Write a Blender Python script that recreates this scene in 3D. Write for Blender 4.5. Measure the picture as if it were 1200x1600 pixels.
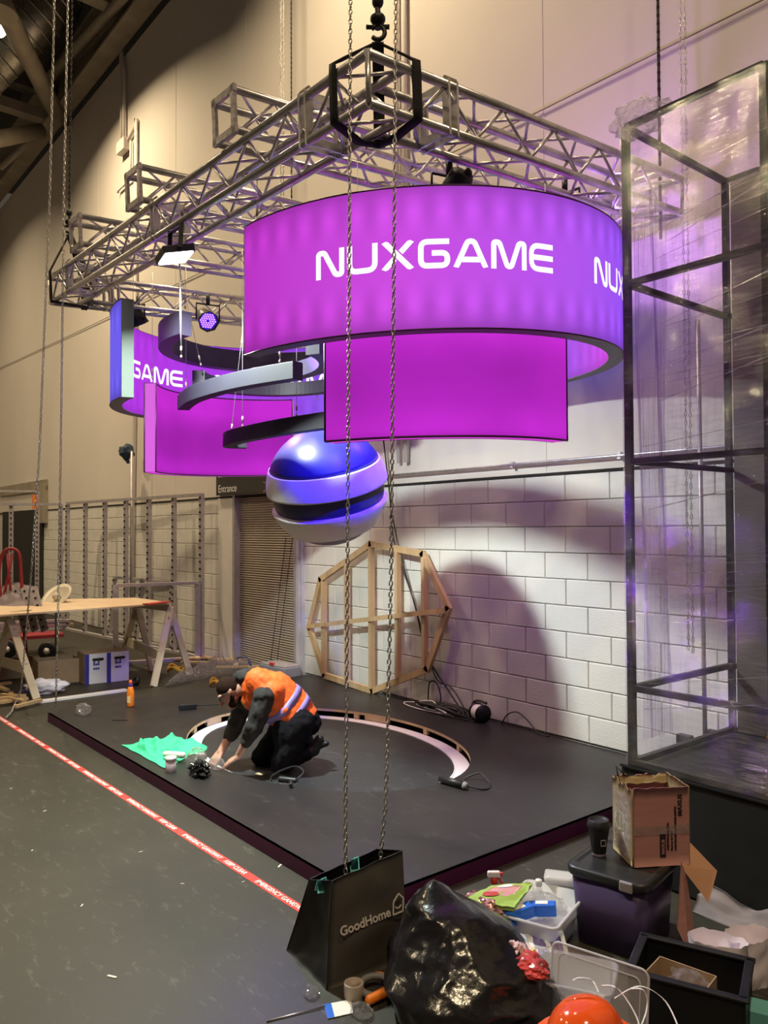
import bpy, math, random
from mathutils import Vector, Matrix, noise, Quaternion
random.seed(7)
PI = math.pi
for o in list(bpy.data.objects): bpy.data.objects.remove(o)
sc = bpy.context.scene
COL = sc.collection

# ------------------------------------------------------------------ camera
YAW, PITCH, ROLL, FPX = -0.8862, 0.0218, -0.00453, 1238.0
CAM = Vector((6.083, -5.50, 1.8955))
_f = Vector((math.sin(YAW)*math.cos(PITCH), math.cos(YAW)*math.cos(PITCH), math.sin(PITCH)))
_r = Vector((math.cos(YAW), -math.sin(YAW), 0)); _u = _r.cross(_f)
_r, _u = (_r*math.cos(ROLL)+_u*math.sin(ROLL)), (_u*math.cos(ROLL)-_r*math.sin(ROLL))
cd = bpy.data.cameras.new('camera'); co = bpy.data.objects.new('camera', cd); COL.objects.link(co)
cd.sensor_fit = 'HORIZONTAL'; cd.sensor_width = 36; cd.lens = 36*FPX/1200; cd.clip_end = 200; cd.clip_start = .05
mw = Matrix((_r, _u, -_f)).transposed().to_4x4(); mw.translation = CAM
co.matrix_world = mw
sc.camera = co

# ------------------------------------------------------------------ world, exposure
sc.view_settings.view_transform = 'Standard'; sc.view_settings.look = 'None'
sc.view_settings.exposure = 0.0; sc.view_settings.gamma = 1.0; sc.view_settings.use_curve_mapping = False
w = bpy.data.worlds.new('hall_ambient'); sc.world = w; w.use_nodes = True
bg = w.node_tree.nodes['Background']; bg.inputs[0].default_value = (1.0, .80, .58, 1); bg.inputs[1].default_value = .07

def lamp(name, kind, loc, energy, color, target=None, **kw):
    l = bpy.data.lights.new(name, kind); l.energy = energy; l.color = color
    for k, v in kw.items(): setattr(l, k, v)
    o = bpy.data.objects.new(name, l); COL.objects.link(o); o.location = loc
    if target is not None:
        o.rotation_euler = (Vector(target)-Vector(loc)).to_track_quat('-Z', 'Y').to_euler()
    return o
# hall high-bay lamps: (x, y, watts)
HIGHBAY = [(-7.7, -2.3, 380), (-.55, -2.0, 300), (7.0, -3.4, 170), (-14.8, -3.0, 140), (-2.5, -8.5, 100), (7.5, -8.0, 330), (-10.5, -7.5, 420)]
HB_Z = 10.3
HB_COL = (1.0, .78, .48)
for (x, y, e) in HIGHBAY:
    lamp('high_bay_light', 'AREA', (x, y, HB_Z-.02), e, HB_COL, (x, y, 0), shape='DISK', size=.5, spread=math.radians(152))

# ------------------------------------------------------------------ helpers
def ray(x, y): return _f + _r*((x-600)/FPX) - _u*((y-800)/FPX)
def G(x, y, z=0.0):
    d = ray(x, y); return CAM + d*((z-CAM.z)/d.z)
def WY(x, y, Y=0.0):
    d = ray(x, y); return CAM + d*((Y-CAM.y)/d.y)
def D(x, y, dep): return CAM + ray(x, y)*dep

def sr(*c):
    return tuple(((v/255)/12.92 if v/255 <= .04045 else (((v/255)+.055)/1.055)**2.4) for v in c)

class B:
    def __init__(s): s.v = []; s.f = []; s.uv = None; s.sm = []
    def add(s, vs, fs, sm=False):
        n = len(s.v); s.v += [Vector(p) for p in vs]; s.f += [tuple(i+n for i in f) for f in fs]; s.sm += [sm]*len(fs); return s
    def box(s, c, d, R=None):
        c = Vector(c); h = Vector(d)*.5; vs = []
        for sx in (-1, 1):
            for sy in (-1, 1):
                for sz in (-1, 1):
                    p = Vector((sx*h.x, sy*h.y, sz*h.z)); vs.append(c+(R@p if R else p))
        return s.add(vs, [(0,1,3,2),(4,6,7,5),(0,4,5,1),(2,3,7,6),(0,2,6,4),(1,5,7,3)])
    def bar(s, p0, p1, wd, ht, up=(0,0,1)):
        p0 = Vector(p0); p1 = Vector(p1); x = (p1-p0); L = x.length; x.normalize(); u = Vector(up)
        y = u.cross(x)
        if y.length < 1e-4: y = Vector((0,1,0)).cross(x)
        y.normalize(); z = x.cross(y); R = Matrix((x, y, z)).transposed()
        return s.box((p0+p1)/2, (L, wd, ht), R)
    def tube(s, pts, r, n=8, closed=False, cap=True):
        pts = [Vector(p) for p in pts]; m = len(pts)
        rs = r if isinstance(r, (list, tuple)) else [r]*m
        vs = []; prev = None
        for i, p in enumerate(pts):
            if closed: t = pts[(i+1) % m]-pts[i-1]
            else: t = pts[min(i+1, m-1)]-pts[max(i-1, 0)]
            t.normalize()
            if prev is None:
                a = Vector((0,0,1)) if abs(t.z) < .9 else Vector((1,0,0))
                nrm = t.cross(a).normalized()
            else:
                nrm = prev-t*prev.dot(t)
                nrm = nrm.normalized() if nrm.length > 1e-6 else t.orthogonal().normalized()
            prev = nrm; b = t.cross(nrm)
            for k in range(n):
                a = 2*PI*k/n; vs.append(p+(nrm*math.cos(a)+b*math.sin(a))*rs[i])
        fs = []
        for i in range(m if closed else m-1):
            j = (i+1) % m
            for k in range(n):
                k2 = (k+1) % n; fs.append((i*n+k, i*n+k2, j*n+k2, j*n+k))
        s.add(vs, fs, True)
        if cap and not closed:
            q = len(s.v)-m*n
            s.f.append(tuple(q+k for k in range(n))[::-1]); s.f.append(tuple(q+(m-1)*n+k for k in range(n))); s.sm += [False, False]
        return s
    def lathe(s, prof, n=24, M=None, cap=True):
        M = M or Matrix(); vs = []; m = len(prof)
        for (r, z) in prof:
            for k in range(n):
                a = 2*PI*k/n; vs.append(M @ Vector((r*math.cos(a), r*math.sin(a), z)))
        fs = [(i*n+k, i*n+(k+1) % n, (i+1)*n+(k+1) % n, (i+1)*n+k) for i in range(m-1) for k in range(n)]
        q = len(s.v); s.add(vs, fs, True)
        if cap:
            s.f.append(tuple(q+k for k in range(n))[::-1]); s.f.append(tuple(q+(m-1)*n+k for k in range(n))); s.sm += [False, False]
        return s
    def prism(s, poly, z0, z1, M=None):
        M = M or Matrix(); n = len(poly)
        vs = [M @ Vector((x, y, z0)) for x, y in poly]+[M @ Vector((x, y, z1)) for x, y in poly]
        fs = [tuple(range(n))[::-1], tuple(range(n, 2*n))]+[(i, (i+1) % n, (i+1) % n+n, i+n) for i in range(n)]
        return s.add(vs, fs)
    def grid(s, fn, nu, nv, sm=True, closeu=False):
        vs = [fn(i/(nu if closeu else nu-1), j/(nv-1)) for j in range(nv) for i in range(nu)]
        fs = [(j*nu+i, j*nu+(i+1) % nu, (j+1)*nu+(i+1) % nu, (j+1)*nu+i) for j in range(nv-1) for i in range(nu if closeu else nu-1)]
        return s.add(vs, fs, sm)
    def slab(s, fn, nu, nv, t, sm=True):
        # closed sheet with thickness t along its own normal (approx)
        P = [[Vector(fn(i/(nu-1), j/(nv-1))) for i in range(nu)] for j in range(nv)]
        def nr(i, j):
            a = P[j][min(i+1, nu-1)]-P[j][max(i-1, 0)]; b = P[min(j+1, nv-1)][i]-P[max(j-1, 0)][i]
            c = a.cross(b); return c.normalized() if c.length > 1e-9 else Vector((0,0,1))
        top = [P[j][i]+nr(i, j)*t for j in range(nv) for i in range(nu)]; bot = [P[j][i] for j in range(nv) for i in range(nu)]
        N = nu*nv; fs = []
        for j in range(nv-1):
            for i in range(nu-1):
                q = (j*nu+i, j*nu+i+1, (j+1)*nu+i+1, (j+1)*nu+i); fs.append(q); fs.append(tuple(k+N for k in q[::-1]))
        ring = [i for i in range(nu)]+[j*nu+nu-1 for j in range(1, nv)]+[(nv-1)*nu+i for i in range(nu-2, -1, -1)]+[j*nu for j in range(nv-2, 0, -1)]
        for a in range(len(ring)):
            b = (a+1) % len(ring); fs.append((ring[a], ring[b], ring[b]+N, ring[a]+N))
        return s.add(top+bot, fs, sm)
    def ell(s, c, rad, R=None, nu=20, nv=12):
        c = Vector(c); prof = []
        vs = []
        for j in range(nv+1):
            ph = -PI/2+PI*j/nv
            for i in range(nu):
                a = 2*PI*i/nu; p = Vector((rad[0]*math.cos(ph)*math.cos(a), rad[1]*math.cos(ph)*math.sin(a), rad[2]*math.sin(ph)))
                vs.append(c+(R @ p if R else p))
        return s.add(vs, [(j*nu+i, j*nu+(i+1) % nu, (j+1)*nu+(i+1) % nu, (j+1)*nu+i) for j in range(nv) for i in range(nu)], True)
    def cap(s, p0, p1, r0, r1, n=12, m=5):
        p0 = Vector(p0); p1 = Vector(p1); t = (p1-p0); L = t.length
        t = t.normalized() if L > 1e-6 else Vector((0,0,1))
        pts = []; rs = []
        for k in range(m+1):
            a = -PI/2+PI/2*k/m; pts.append(p0+t*(r0*math.sin(a))); rs.append(max(r0*math.cos(a), r0*.05))
        for k in range(m+1):
            a = PI/2*k/m; pts.append(p1+t*(r1*math.sin(a))); rs.append(max(r1*math.cos(a), r1*.05))
        x = t.orthogonal().normalized(); y = t.cross(x); vs = []
        for p, r in zip(pts, rs):
            for i in range(n):
                a = 2*PI*i/n; vs.append(p+(x*math.cos(a)+y*math.sin(a))*r)
        M_ = len(pts); fs = [(j*n+i, j*n+(i+1) % n, (j+1)*n+(i+1) % n, (j+1)*n+i) for j in range(M_-1) for i in range(n)]
        fs += [tuple(range(n))[::-1], tuple((M_-1)*n+i for i in range(n))]
        return s.add(vs, fs, True)

MW = {}   # object -> rest matrix
def mat_of(o): return MW.get(o.name, Matrix())
def tag(o, label=None, cat=None, group=None, kind=None):
    if label: o['label'] = label
    if cat: o['category'] = cat
    if group: o['group'] = group
    if kind: o['kind'] = kind
    return o
def mesh_from(b, name):
    me = bpy.data.meshes.new(name); me.from_pydata([tuple(v) for v in b.v], [], b.f); me.update()
    me.polygons.foreach_set('use_smooth', b.sm); return me
def build(b, name, mat, parent=None, local=False, bevel=0, kind=None, fixn=True):
    """world-space builder -> object; with a parent the vertices go into the parent's frame"""
    if parent is not None and not local:
        inv = mat_of(parent).inverted(); b.v = [inv @ p for p in b.v]
    me = mesh_from(b, name)
    o = bpy.data.objects.new(name, me); COL.objects.link(o)
    if mat: me.materials.append(mat)
    if parent is not None:
        o.parent = parent; MW[o.name] = mat_of(parent).copy()
    else: MW[o.name] = Matrix()
    if bevel:
        m = o.modifiers.new('bevel', 'BEVEL'); m.width = bevel; m.segments = 2; m.limit_method = 'ANGLE'; m.angle_limit = .6
    if kind: o['kind'] = kind
    return o
def single(b, name, mat, label, cat, loc, group=None, kind=None, bevel=0):
    """a one-mesh thing with its origin at loc (vertices given in world space)"""
    loc = Vector(loc); b.v = [p-loc for p in b.v]
    me = mesh_from(b, name); o = bpy.data.objects.new(name, me); COL.objects.link(o); o.location = loc
    me.materials.append(mat); MW[o.name] = Matrix.Translation(loc)
    if bevel:
        m = o.modifiers.new('bevel', 'BEVEL'); m.width = bevel; m.segments = 2; m.limit_method = 'ANGLE'; m.angle_limit = .6
    return tag(o, label, cat, group, kind)
def thing(name, label, cat, loc=(0,0,0), rotz=0, group=None, M=None):
    o = bpy.data.objects.new(name, None); COL.objects.link(o); o.empty_display_size = .1
    m = M if M is not None else Matrix.Translation(Vector(loc)) @ Matrix.Rotation(rotz, 4, 'Z')
    o.matrix_world = m; MW[o.name] = m.copy()
    return tag(o, label, cat, group)
def struct(b, name, mat, parent=None, bevel=0):
    o = build(b, name, mat, parent, bevel=bevel)
    if parent is None: o['kind'] = 'structure'
    return o
def inst(src, parent, M, name=None):
    """copy of a part (shared mesh) under parent with a local matrix"""
    o = src.copy(); COL.objects.link(o); o.parent = parent; o.matrix_local = M; MW[o.name] = mat_of(parent) @ M
    return o
def proto(b, name, mat):
    me = mesh_from(b, name); me.materials.append(mat); return me
def place(me, name, parent, M):
    o = bpy.data.objects.new(name, me); COL.objects.link(o); o.parent = parent; o.matrix_local = M
    MW[o.name] = (mat_of(parent) if parent else Matrix()) @ M
    return o

# ------------------------------------------------------------------ materials
def N(nt, t, **kw):
    n = nt.nodes.new(t)
    for k, v in kw.items(): setattr(n, k, v)
    return n
MATS = {}
def mat(name, col, rough=.6, metal=0.0, var=.12, scale=6.0, bump=0.0, bscale=40.0, spec=.4, coord='Object', stretch=(1,1,1), **kw):
    m = bpy.data.materials.new(name); m.use_nodes = True; nt = m.node_tree; p = nt.nodes['Principled BSDF']
    tc = N(nt, 'ShaderNodeTexCoord'); mp = N(nt, 'ShaderNodeMapping'); mp.inputs['Scale'].default_value = stretch
    nt.links.new(tc.outputs[coord], mp.inputs[0])
    nz = N(nt, 'ShaderNodeTexNoise'); nz.inputs['Scale'].default_value = scale; nz.inputs['Detail'].default_value = 5
    nt.links.new(mp.outputs[0], nz.inputs['Vector'])
    cr = N(nt, 'ShaderNodeValToRGB'); a = cr.color_ramp
    a.elements[0].position = .3; a.elements[1].position = .7
    a.elements[0].color = tuple(max(0, c*(1-var)) for c in col)+(1,); a.elements[1].color = tuple(min(1, c*(1+var)) for c in col)+(1,)
    nt.links.new(nz.outputs[0], cr.inputs[0]); nt.links.new(cr.outputs[0], p.inputs['Base Color'])
    p.inputs['Roughness'].default_value = rough; p.inputs['Metallic'].default_value = metal; p.inputs['Specular IOR Level'].default_value = spec
    if bump:
        n2 = N(nt, 'ShaderNodeTexNoise'); n2.inputs['Scale'].default_value = bscale; n2.inputs['Detail'].default_value = 4
        nt.links.new(mp.outputs[0], n2.inputs['Vector'])
        bp = N(nt, 'ShaderNodeBump'); bp.inputs['Strength'].default_value = bump; bp.inputs['Distance'].default_value = .01
        nt.links.new(n2.outputs[0], bp.inputs['Height']); nt.links.new(bp.outputs[0], p.inputs['Normal'])
    for k, v in kw.items(): p.inputs[k].default_value = v
    MATS[name] = m; return m
def glow(name, col, strength):
    m = bpy.data.materials.new(name); m.use_nodes = True; nt = m.node_tree
    nt.nodes.remove(nt.nodes['Principled BSDF']); e = N(nt, 'ShaderNodeEmission'); e.inputs[0].default_value = tuple(col)+(1,); e.inputs[1].default_value = strength
    nt.links.new(e.outputs[0], nt.nodes['Material Output'].inputs[0]); MATS[name] = m; return m
def film(name, tint=(.9,.88,.95), base=.10, streak=.5, rough=.12, scale=(6,6,1.2), haze=.25, sparkle=True):
    """thin wrinkled clear plastic: mostly transparent, glossy creases, faint milky haze"""
    m = bpy.data.materials.new(name); m.use_nodes = True; nt = m.node_tree; nt.nodes.remove(nt.nodes['Principled BSDF'])
    tc = N(nt, 'ShaderNodeTexCoord'); mp = N(nt, 'ShaderNodeMapping'); mp.inputs['Scale'].default_value = scale
    nt.links.new(tc.outputs['Object'], mp.inputs[0])
    nz = N(nt, 'ShaderNodeTexNoise'); nz.inputs['Scale'].default_value = 4; nz.inputs['Detail'].default_value = 6; nz.inputs['Distortion'].default_value = .6
    nt.links.new(mp.outputs[0], nz.inputs['Vector'])
    cr = N(nt, 'ShaderNodeValToRGB'); cr.color_ramp.elements[0].position = .42; cr.color_ramp.elements[1].position = .72
    cr.color_ramp.elements[0].color = (base,)*3+(1,); cr.color_ramp.elements[1].color = (base+streak*.45,)*3+(1,)
    nt.links.new(nz.outputs[0], cr.inputs[0])
    bp = N(nt, 'ShaderNodeBump'); bp.inputs['Strength'].default_value = .9; bp.inputs['Distance'].default_value = .03
    n3 = N(nt, 'ShaderNodeTexNoise'); n3.inputs['Scale'].default_value = 9; n3.inputs['Detail'].default_value = 5; n3.inputs['Roughness'].default_value = .65
    nt.links.new(mp.outputs[0], n3.inputs['Vector']); nt.links.new(n3.outputs[0], bp.inputs['Height'])
    tr = N(nt, 'ShaderNodeBsdfTransparent'); tr.inputs[0].default_value = tuple(tint)+(1,)
    gl = N(nt, 'ShaderNodeBsdfGlossy'); gl.inputs['Roughness'].default_value = rough; gl.inputs['Color'].default_value = (1, 1, 1, 1)
    nt.links.new(bp.outputs[0], gl.inputs['Normal'])
    df = N(nt, 'ShaderNodeBsdfDiffuse'); df.inputs[0].default_value = (.8, .78, .8, 1)
    tl = N(nt, 'ShaderNodeBsdfTranslucent'); tl.inputs[0].default_value = (.8, .78, .8, 1)
    a = N(nt, 'ShaderNodeMixShader'); a.inputs[0].default_value = .5; nt.links.new(df.outputs[0], a.inputs[1]); nt.links.new(tl.outputs[0], a.inputs[2])
    b = N(nt, 'ShaderNodeMixShader'); b.inputs[0].default_value = haze; nt.links.new(gl.outputs[0], b.inputs[1]); nt.links.new(a.outputs[0], b.inputs[2])
    c = N(nt, 'ShaderNodeMixShader'); nt.links.new(cr.outputs[0], c.inputs[0]); nt.links.new(tr.outputs[0], c.inputs[1]); nt.links.new(b.outputs[0], c.inputs[2])
    nt.links.new(c.outputs[0], nt.nodes['Material Output'].inputs[0]); MATS[name] = m; return m

m_block = mat('painted_block', (.70, .68, .64), .75, var=.05, scale=3, bump=.25, bscale=60)
m_mortar = mat('mortar', (.55, .53, .50), .9, var=.1)
m_clad = mat('painted_cladding', (.66, .61, .56), .8, var=.04, scale=.6, bump=.03)
m_steelgrey = mat('roof_steel', (.30, .26, .20), .6, var=.2, scale=2)
m_deck = mat('roof_deck', (.10, .09, .08), .8, var=.2)
m_duct = mat('spiral_duct', (.55, .52, .45), .35, .9, var=.2, scale=30, stretch=(1,1,.05))
m_alu = mat('aluminium', (.62, .60, .62), .32, .85, var=.18, scale=14, bump=.05)
m_alu_d = mat('worn_aluminium', (.42, .38, .38), .5, .6, var=.35, scale=25)
m_galv = mat('galvanised_stud', (.50, .47, .50), .45, .5, var=.12, scale=10)
m_black = mat('black_plastic', (.012, .012, .014), .45, var=.3)
m_blackfab = mat('black_webbing', (.012, .011, .012), .9, var=.3, scale=60)
m_chain = mat('chain_steel', (.50, .48, .45), .35, .9, var=.25, scale=40)
m_chaindark = mat('load_chain', (.035, .03, .028), .5, .6, var=.3)
m_darkgap = mat('dark_joint_and_shade', (.02, .018, .016), .9)
m_wood = mat('sawn_timber', (.52, .36, .19), .7, var=.18, scale=8, stretch=(1,1,.12), bump=.1)
m_ply = mat('plywood', (.60, .44, .26), .7, var=.12, scale=4, stretch=(1,.2,1))
m_white = mat('white_paint', (.80, .78, .76), .5, var=.04)
m_grey = mat('grey_panel', (.17, .17, .17), .55, var=.08)
m_dgreen = mat('end_panel', (.085, .11, .095), .5, var=.05)
m_navy = mat('dark_arc_paint', (.040, .032, .060), .5, var=.08)
m_shut = mat('shutter_slat', (.46, .40, .33), .45, .3, var=.08)
m_cable = mat('black_cable', (.01, .01, .011), .5)
m_wcable = mat('white_cable', (.75, .74, .74), .5)
m_cloth = mat('grey_cloth', (.24, .20, .215), .9, var=.1, bump=.3, bscale=12)

# floor: worn dark concrete with pale scuffs
def floor_mat(name, base, scuff, amt, rough, sc1=.7):
    m = bpy.data.materials.new(name); m.use_nodes = True; nt = m.node_tree; p = nt.nodes['Principled BSDF']
    tc = N(nt, 'ShaderNodeTexCoord')
    n1 = N(nt, 'ShaderNodeTexNoise'); n1.inputs['Scale'].default_value = sc1; n1.inputs['Detail'].default_value = 8; n1.inputs['Roughness'].default_value = .65
    n2 = N(nt, 'ShaderNodeTexNoise'); n2.inputs['Scale'].default_value = 6; n2.inputs['Detail'].default_value = 10; n2.inputs['Roughness'].default_value = .78; n2.inputs['Distortion'].default_value = .35
    mp = N(nt, 'ShaderNodeMapping'); mp.inputs['Scale'].default_value = (1, 2.6, 1); mp.inputs['Rotation'].default_value = (0, 0, .5)
    nt.links.new(tc.outputs['Object'], mp.inputs[0]); nt.links.new(tc.outputs['Object'], n1.inputs['Vector']); nt.links.new(mp.outputs[0], n2.inputs['Vector'])
    c1 = N(nt, 'ShaderNodeValToRGB'); c1.color_ramp.elements[0].position = .3; c1.color_ramp.elements[1].position = .75
    c1.color_ramp.elements[0].color = tuple(c*.75 for c in base)+(1,); c1.color_ramp.elements[1].color = tuple(c*1.3 for c in base)+(1,)
    c2 = N(nt, 'ShaderNodeValToRGB'); c2.color_ramp.elements[0].position = .56; c2.color_ramp.elements[1].position = .82
    c2.color_ramp.elements[0].color = (0, 0, 0, 1); c2.color_ramp.elements[1].color = (amt,)*3+(1,)
    nt.links.new(n1.outputs[0], c1.inputs[0]); nt.links.new(n2.outputs[0], c2.inputs[0])
    mx = N(nt, 'ShaderNodeMix'); mx.data_type = 'RGBA'; mx.inputs[7].default_value = tuple(scuff)+(1,)
    nt.links.new(c2.outputs[0], mx.inputs[0]); nt.links.new(c1.outputs[0], mx.inputs[6]); nt.links.new(mx.outputs[2], p.inputs['Base Color'])
    p.inputs['Roughness'].default_value = rough; p.inputs['Specular IOR Level'].default_value = .35
    bp = N(nt, 'ShaderNodeBump'); bp.inputs['Strength'].default_value = .15; bp.inputs['Distance'].default_value = .01
    nt.links.new(n2.outputs[0], bp.inputs['Height']); nt.links.new(bp.outputs[0], p.inputs['Normal'])
    MATS[name] = m; return m
m_floor = floor_mat('worn_concrete', (.034, .0305, .023), (.26, .24, .20), .6, .55)
m_deckboard = floor_mat('dark_platform_board', (.020, .0185, .0190), (.20, .19, .18), .35, .42)
m_recess = floor_mat('dark_inset_floor', (.030, .030, .032), (.32, .31, .31), .55, .4, 1.2)
m_fascia = mat('dark_plum_fascia', (.075, .006, .055), .5, var=.15)

# text drawn with the built-in font, as flat print
def text_bm(s, size, align='LEFT', ext=.0008, bold=0.0):
    c = bpy.data.curves.new('txt', 'FONT'); c.body = s; c.size = size; c.extrude = ext; c.align_x = align; c.offset = bold
    o = bpy.data.objects.new('txt', c); COL.objects.link(o)
    dg = bpy.context.evaluated_depsgraph_get(); dg.update()
    me = bpy.data.meshes.new_from_object(o.evaluated_get(dg))
    b = B(); b.add([v.co.copy() for v in me.vertices], [tuple(p.vertices) for p in me.polygons])
    bpy.data.objects.remove(o); bpy.data.meshes.remove(me); return b
def frame(o, x, y):
    x = Vector(x).normalized(); y = Vector(y); y = (y-x*y.dot(x)).normalized(); z = x.cross(y)
    m = Matrix((x, y, z)).transposed().to_4x4(); m.translation = Vector(o); return m
def put_text(s, size, M, mt, parent, align='LEFT', name='printed_text', bold=0.0, sx=1.0):
    b = text_bm(s, size, align, bold=bold); b.v = [M @ Vector((p.x*sx, p.y, p.z)) for p in b.v]
    return build(b, name, mt, parent)

# ================================================================== STRUCTURE
b = B().box((-5, -6, -.1), (40, 24, .2)); struct(b, 'floor', m_floor)
R0 = 2.36
# lower wall: recessed mortar slab with blocks on it
wl = struct(B().box(((-18-4.5)/2, .135, 1.18), (13.5, .23, 2.36)).box(((-2.25+10)/2, .135, 1.18), (12.25, .23, 2.36)).box((-3.375, .2, 1.18), (2.25, .1, 2.36)), 'wall_back', m_mortar)
def block_mesh(wd, ht):
    g = .003; x0, x1, z0, z1 = g, wd-g, g, ht-g; e = .006
    vs = [(x0, .022, z0), (x1, .022, z0), (x1, .022, z1), (x0, .022, z1), (x0, e, z0), (x1, e, z0), (x1, e, z1), (x0, e, z1),
          (x0+e, 0, z0+e), (x1-e, 0, z0+e), (x1-e, 0, z1-e), (x0+e, 0, z1-e)]
    fs = [(i, (i+1) % 4, (i+1) % 4+4, i+4) for i in range(4)]+[(i+4, (i+1) % 4+4, (i+1) % 4+8, i+8) for i in range(4)]+[(8, 9, 10, 11)]
    return B().add(vs, [f for f in fs])
pm_full = proto(block_mesh(.45, .225), 'block', m_block); pm_half = proto(block_mesh(.225, .225), 'half_block', m_block)
pm_fullb = proto(block_mesh(.45, .11), 'cut_block', m_block)
far = B()
for k in range(1, 12):
    z0 = R0-.225*k; off = 0 if k % 2 == 1 else -.225
    for u in range(-32, 20):
        x0 = u*.45+off; x1 = x0+.45
        me, xs, zz = pm_full, x0, z0
        if k == 11:
            if x0 > -2.3: continue
            me, zz = pm_fullb, 0.0
        if x0 >= -4.5-.01 and x1 <= -2.25+.01: continue
        if x0 < -4.5 < x1-.01:
            if k == 11: continue
            me = pm_half
        elif x0 < -2.25 < x1-.01:
            if k == 11: continue
            me, xs = pm_half, -2.25
        jit = random.uniform(-.0015, .0015)
        if x0 < -6.9 or xs >= 4.0:
            bb = block_mesh(.45, .225 if k < 11 else .11); far.add([p+Vector((xs, jit, zz)) for p in bb.v], bb.f)
        else:
            place(me, 'block', wl, Matrix.Translation((xs, jit, zz)))
build(far, 'block', m_block, wl, kind='stuff')
# plain rendered piers beside the shutter
struct(B().box((-4.28, .11, 1.2), (.46, .24, 2.4)), 'trim_1', m_block, bevel=.005)
# dark shadow gap on top of the blockwork, cladding above
struct(B().box((-4, .05, R0+.012), (28, .12, .022)), 'trim_2', m_darkgap)
wu = struct(B().box((-4, .09, 6.55), (28, .18, 8.35)), 'wall_upper', m_clad)
for x in (-12.0, -9.6, -6.0, -3.7, 1.6): build(B().box((x, -.001, 6.5), (.012, .006, 8.2)), 'panel_joint', m_clad, wu)
# far-left return wall with a lit clear-storey and the roof
struct(B().box((-18.1, -8, 5.5), (.2, 18, 11)), 'wall_left', m_clad)
struct(B().box((-6, -6, 13.6), (34, 22, .15)), 'ceiling', m_deck)
# roller shutter door: guide posts, ribbed slats, bottom rail
sh = struct(B().box((-4.03, .04, 1.22), (.06, .12, 2.44)).box((-2.40, .03, 1.22), (.05, .14, 2.44)), 'door_1', m_galv)
def slat(u, v):
    a = PI*v; return Vector((-4.0+1.58*u, .09-.022*math.sin(a), .0325*v))
pm_slat = proto(B().grid(slat, 2, 6), 'slat', m_shut)
n_sl = int(2.42/.0325)
for i in range(n_sl): place(pm_slat, 'slat', sh, Matrix.Translation((0, 0, .02+i*.0325)))
build(B().box((-3.2, .09, .02), (1.6, .05, .05)), 'bottom_rail', m_galv, sh)
build(B().box((-2.30, .01, 1.2), (.15, .10, 2.4)).box((-2.30, -.045, 1.2), (.05, .02, 2.4)), 'guide_post', mat('guide_post_paint', (.5, .47, .52), .5), sh, bevel=.004)
# shutter pull chain
# entrance sign above the shutter
sg = thing('entrance_sign', 'dark grey wall sign reading Entrance above the roller shutter', 'sign', (-3.5, -.06, 2.36))
build(B().box((-3.47, -.04, 2.60), (2.0, .05, .40)), 'board', mat('sign_face', (.035, .032, .030), .4), sg, bevel=.004)
put_text('Entrance', .155, frame((-4.40, -.0665, 2.44), (1, 0, 0), (0, 0, 1)), m_white, sg)
put_text('South', .155, frame((-4.40, -.0665, 2.66), (1, 0, 0), (0, 0, 1)), m_white, sg)
bb = B()
for k in range(8):
    a0 = -PI*.5+PI*k/8*1.0; a1 = a0+PI/8
    c = Vector((-3.12, -.067, 2.47))
    bb.add([c+Vector((math.cos(a)*r+q, 0, math.sin(a)*r)) for a, r, q in ((a0, .07, 0), (a1, .07, 0), (a1, .055, .02), (a0, .055, .02))], [(0, 1, 2, 3)])
build(bb, 'symbol', m_white, sg)

# conduits on the wall
def pipe(name, pts, r, label, mt=m_alu_d, clips=()):
    t = thing(name, label, 'pipe', pts[0]); build(B().tube(pts, r, 8), 'pipe_run', mt, t)
    for c in clips: build(B().box(c, (.03, .04, r*4)), 'clip', m_galv, t)
    return t
pipe('conduit', [(-2.2, -.05, 2.475), (2.0, -.05, 2.475), (9, -.05, 2.475)], .014, 'grey conduit running level just above the blockwork behind the wooden frame', m_alu, [(x, -.04, 2.475) for x in (-.9, 1.25, 2.38)])
pipe('cable_run', [(-18, -.02, 6.35), (-10.5, -.02, 6.05), (-3, -.02, 5.78), (1.6, -.02, 5.60), (9, -.02, 5.45)], .007, 'thin dark cable running almost level across the upper wall cladding', m_steelgrey)
pipe('conduit', [(-8.25, -.06, 10.9), (-8.10, -.06, 10.3), (-8.10, -.06, 9.05)], .035, 'pair of pipes dropping from the eaves beam into a small wall box', m_clad)
cb = build(B().tube([(-8.30, -.06, 10.9), (-8.22, -.06, 10.3), (-8.22, -.06, 9.05)], .03, 8), 'pipe_run', m_clad, bpy.data.objects['conduit.001'])
build(B().box((-8.10, -.08, 8.95), (.36, .12, .22)), 'junction_box', m_clad, bpy.data.objects['conduit.001'], bevel=.01)
pipe('conduit', [(-7.95, -.05, 9.0), (-7.55, -.05, 9.15), (-7.55, -.05, 9.25), (-7.58, -.05, 5.0), (-7.66, -.05, 2.9), (-7.70, -.05, .2)], .035, 'tall thin pipe dropping down the wall behind the metal stud frame', m_clad)
pipe('conduit', [(-7.80, -.05, 8.95), (-7.80, -.05, 8.25), (-8.40, -.05, 8.25), (-8.42, -.05, 8.20)], .022, 'short bent pipe below the small wall box', m_clad)
for k, x in enumerate((-.22, -.34)):
    pipe('conduit', [(x, -.05, 11), (x, -.05, 2.6)], .03-.008*k, ('thicker' if k == 0 else 'thinner')+' of the two upright pipes on the wall behind the near truss corner', m_clad)

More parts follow.
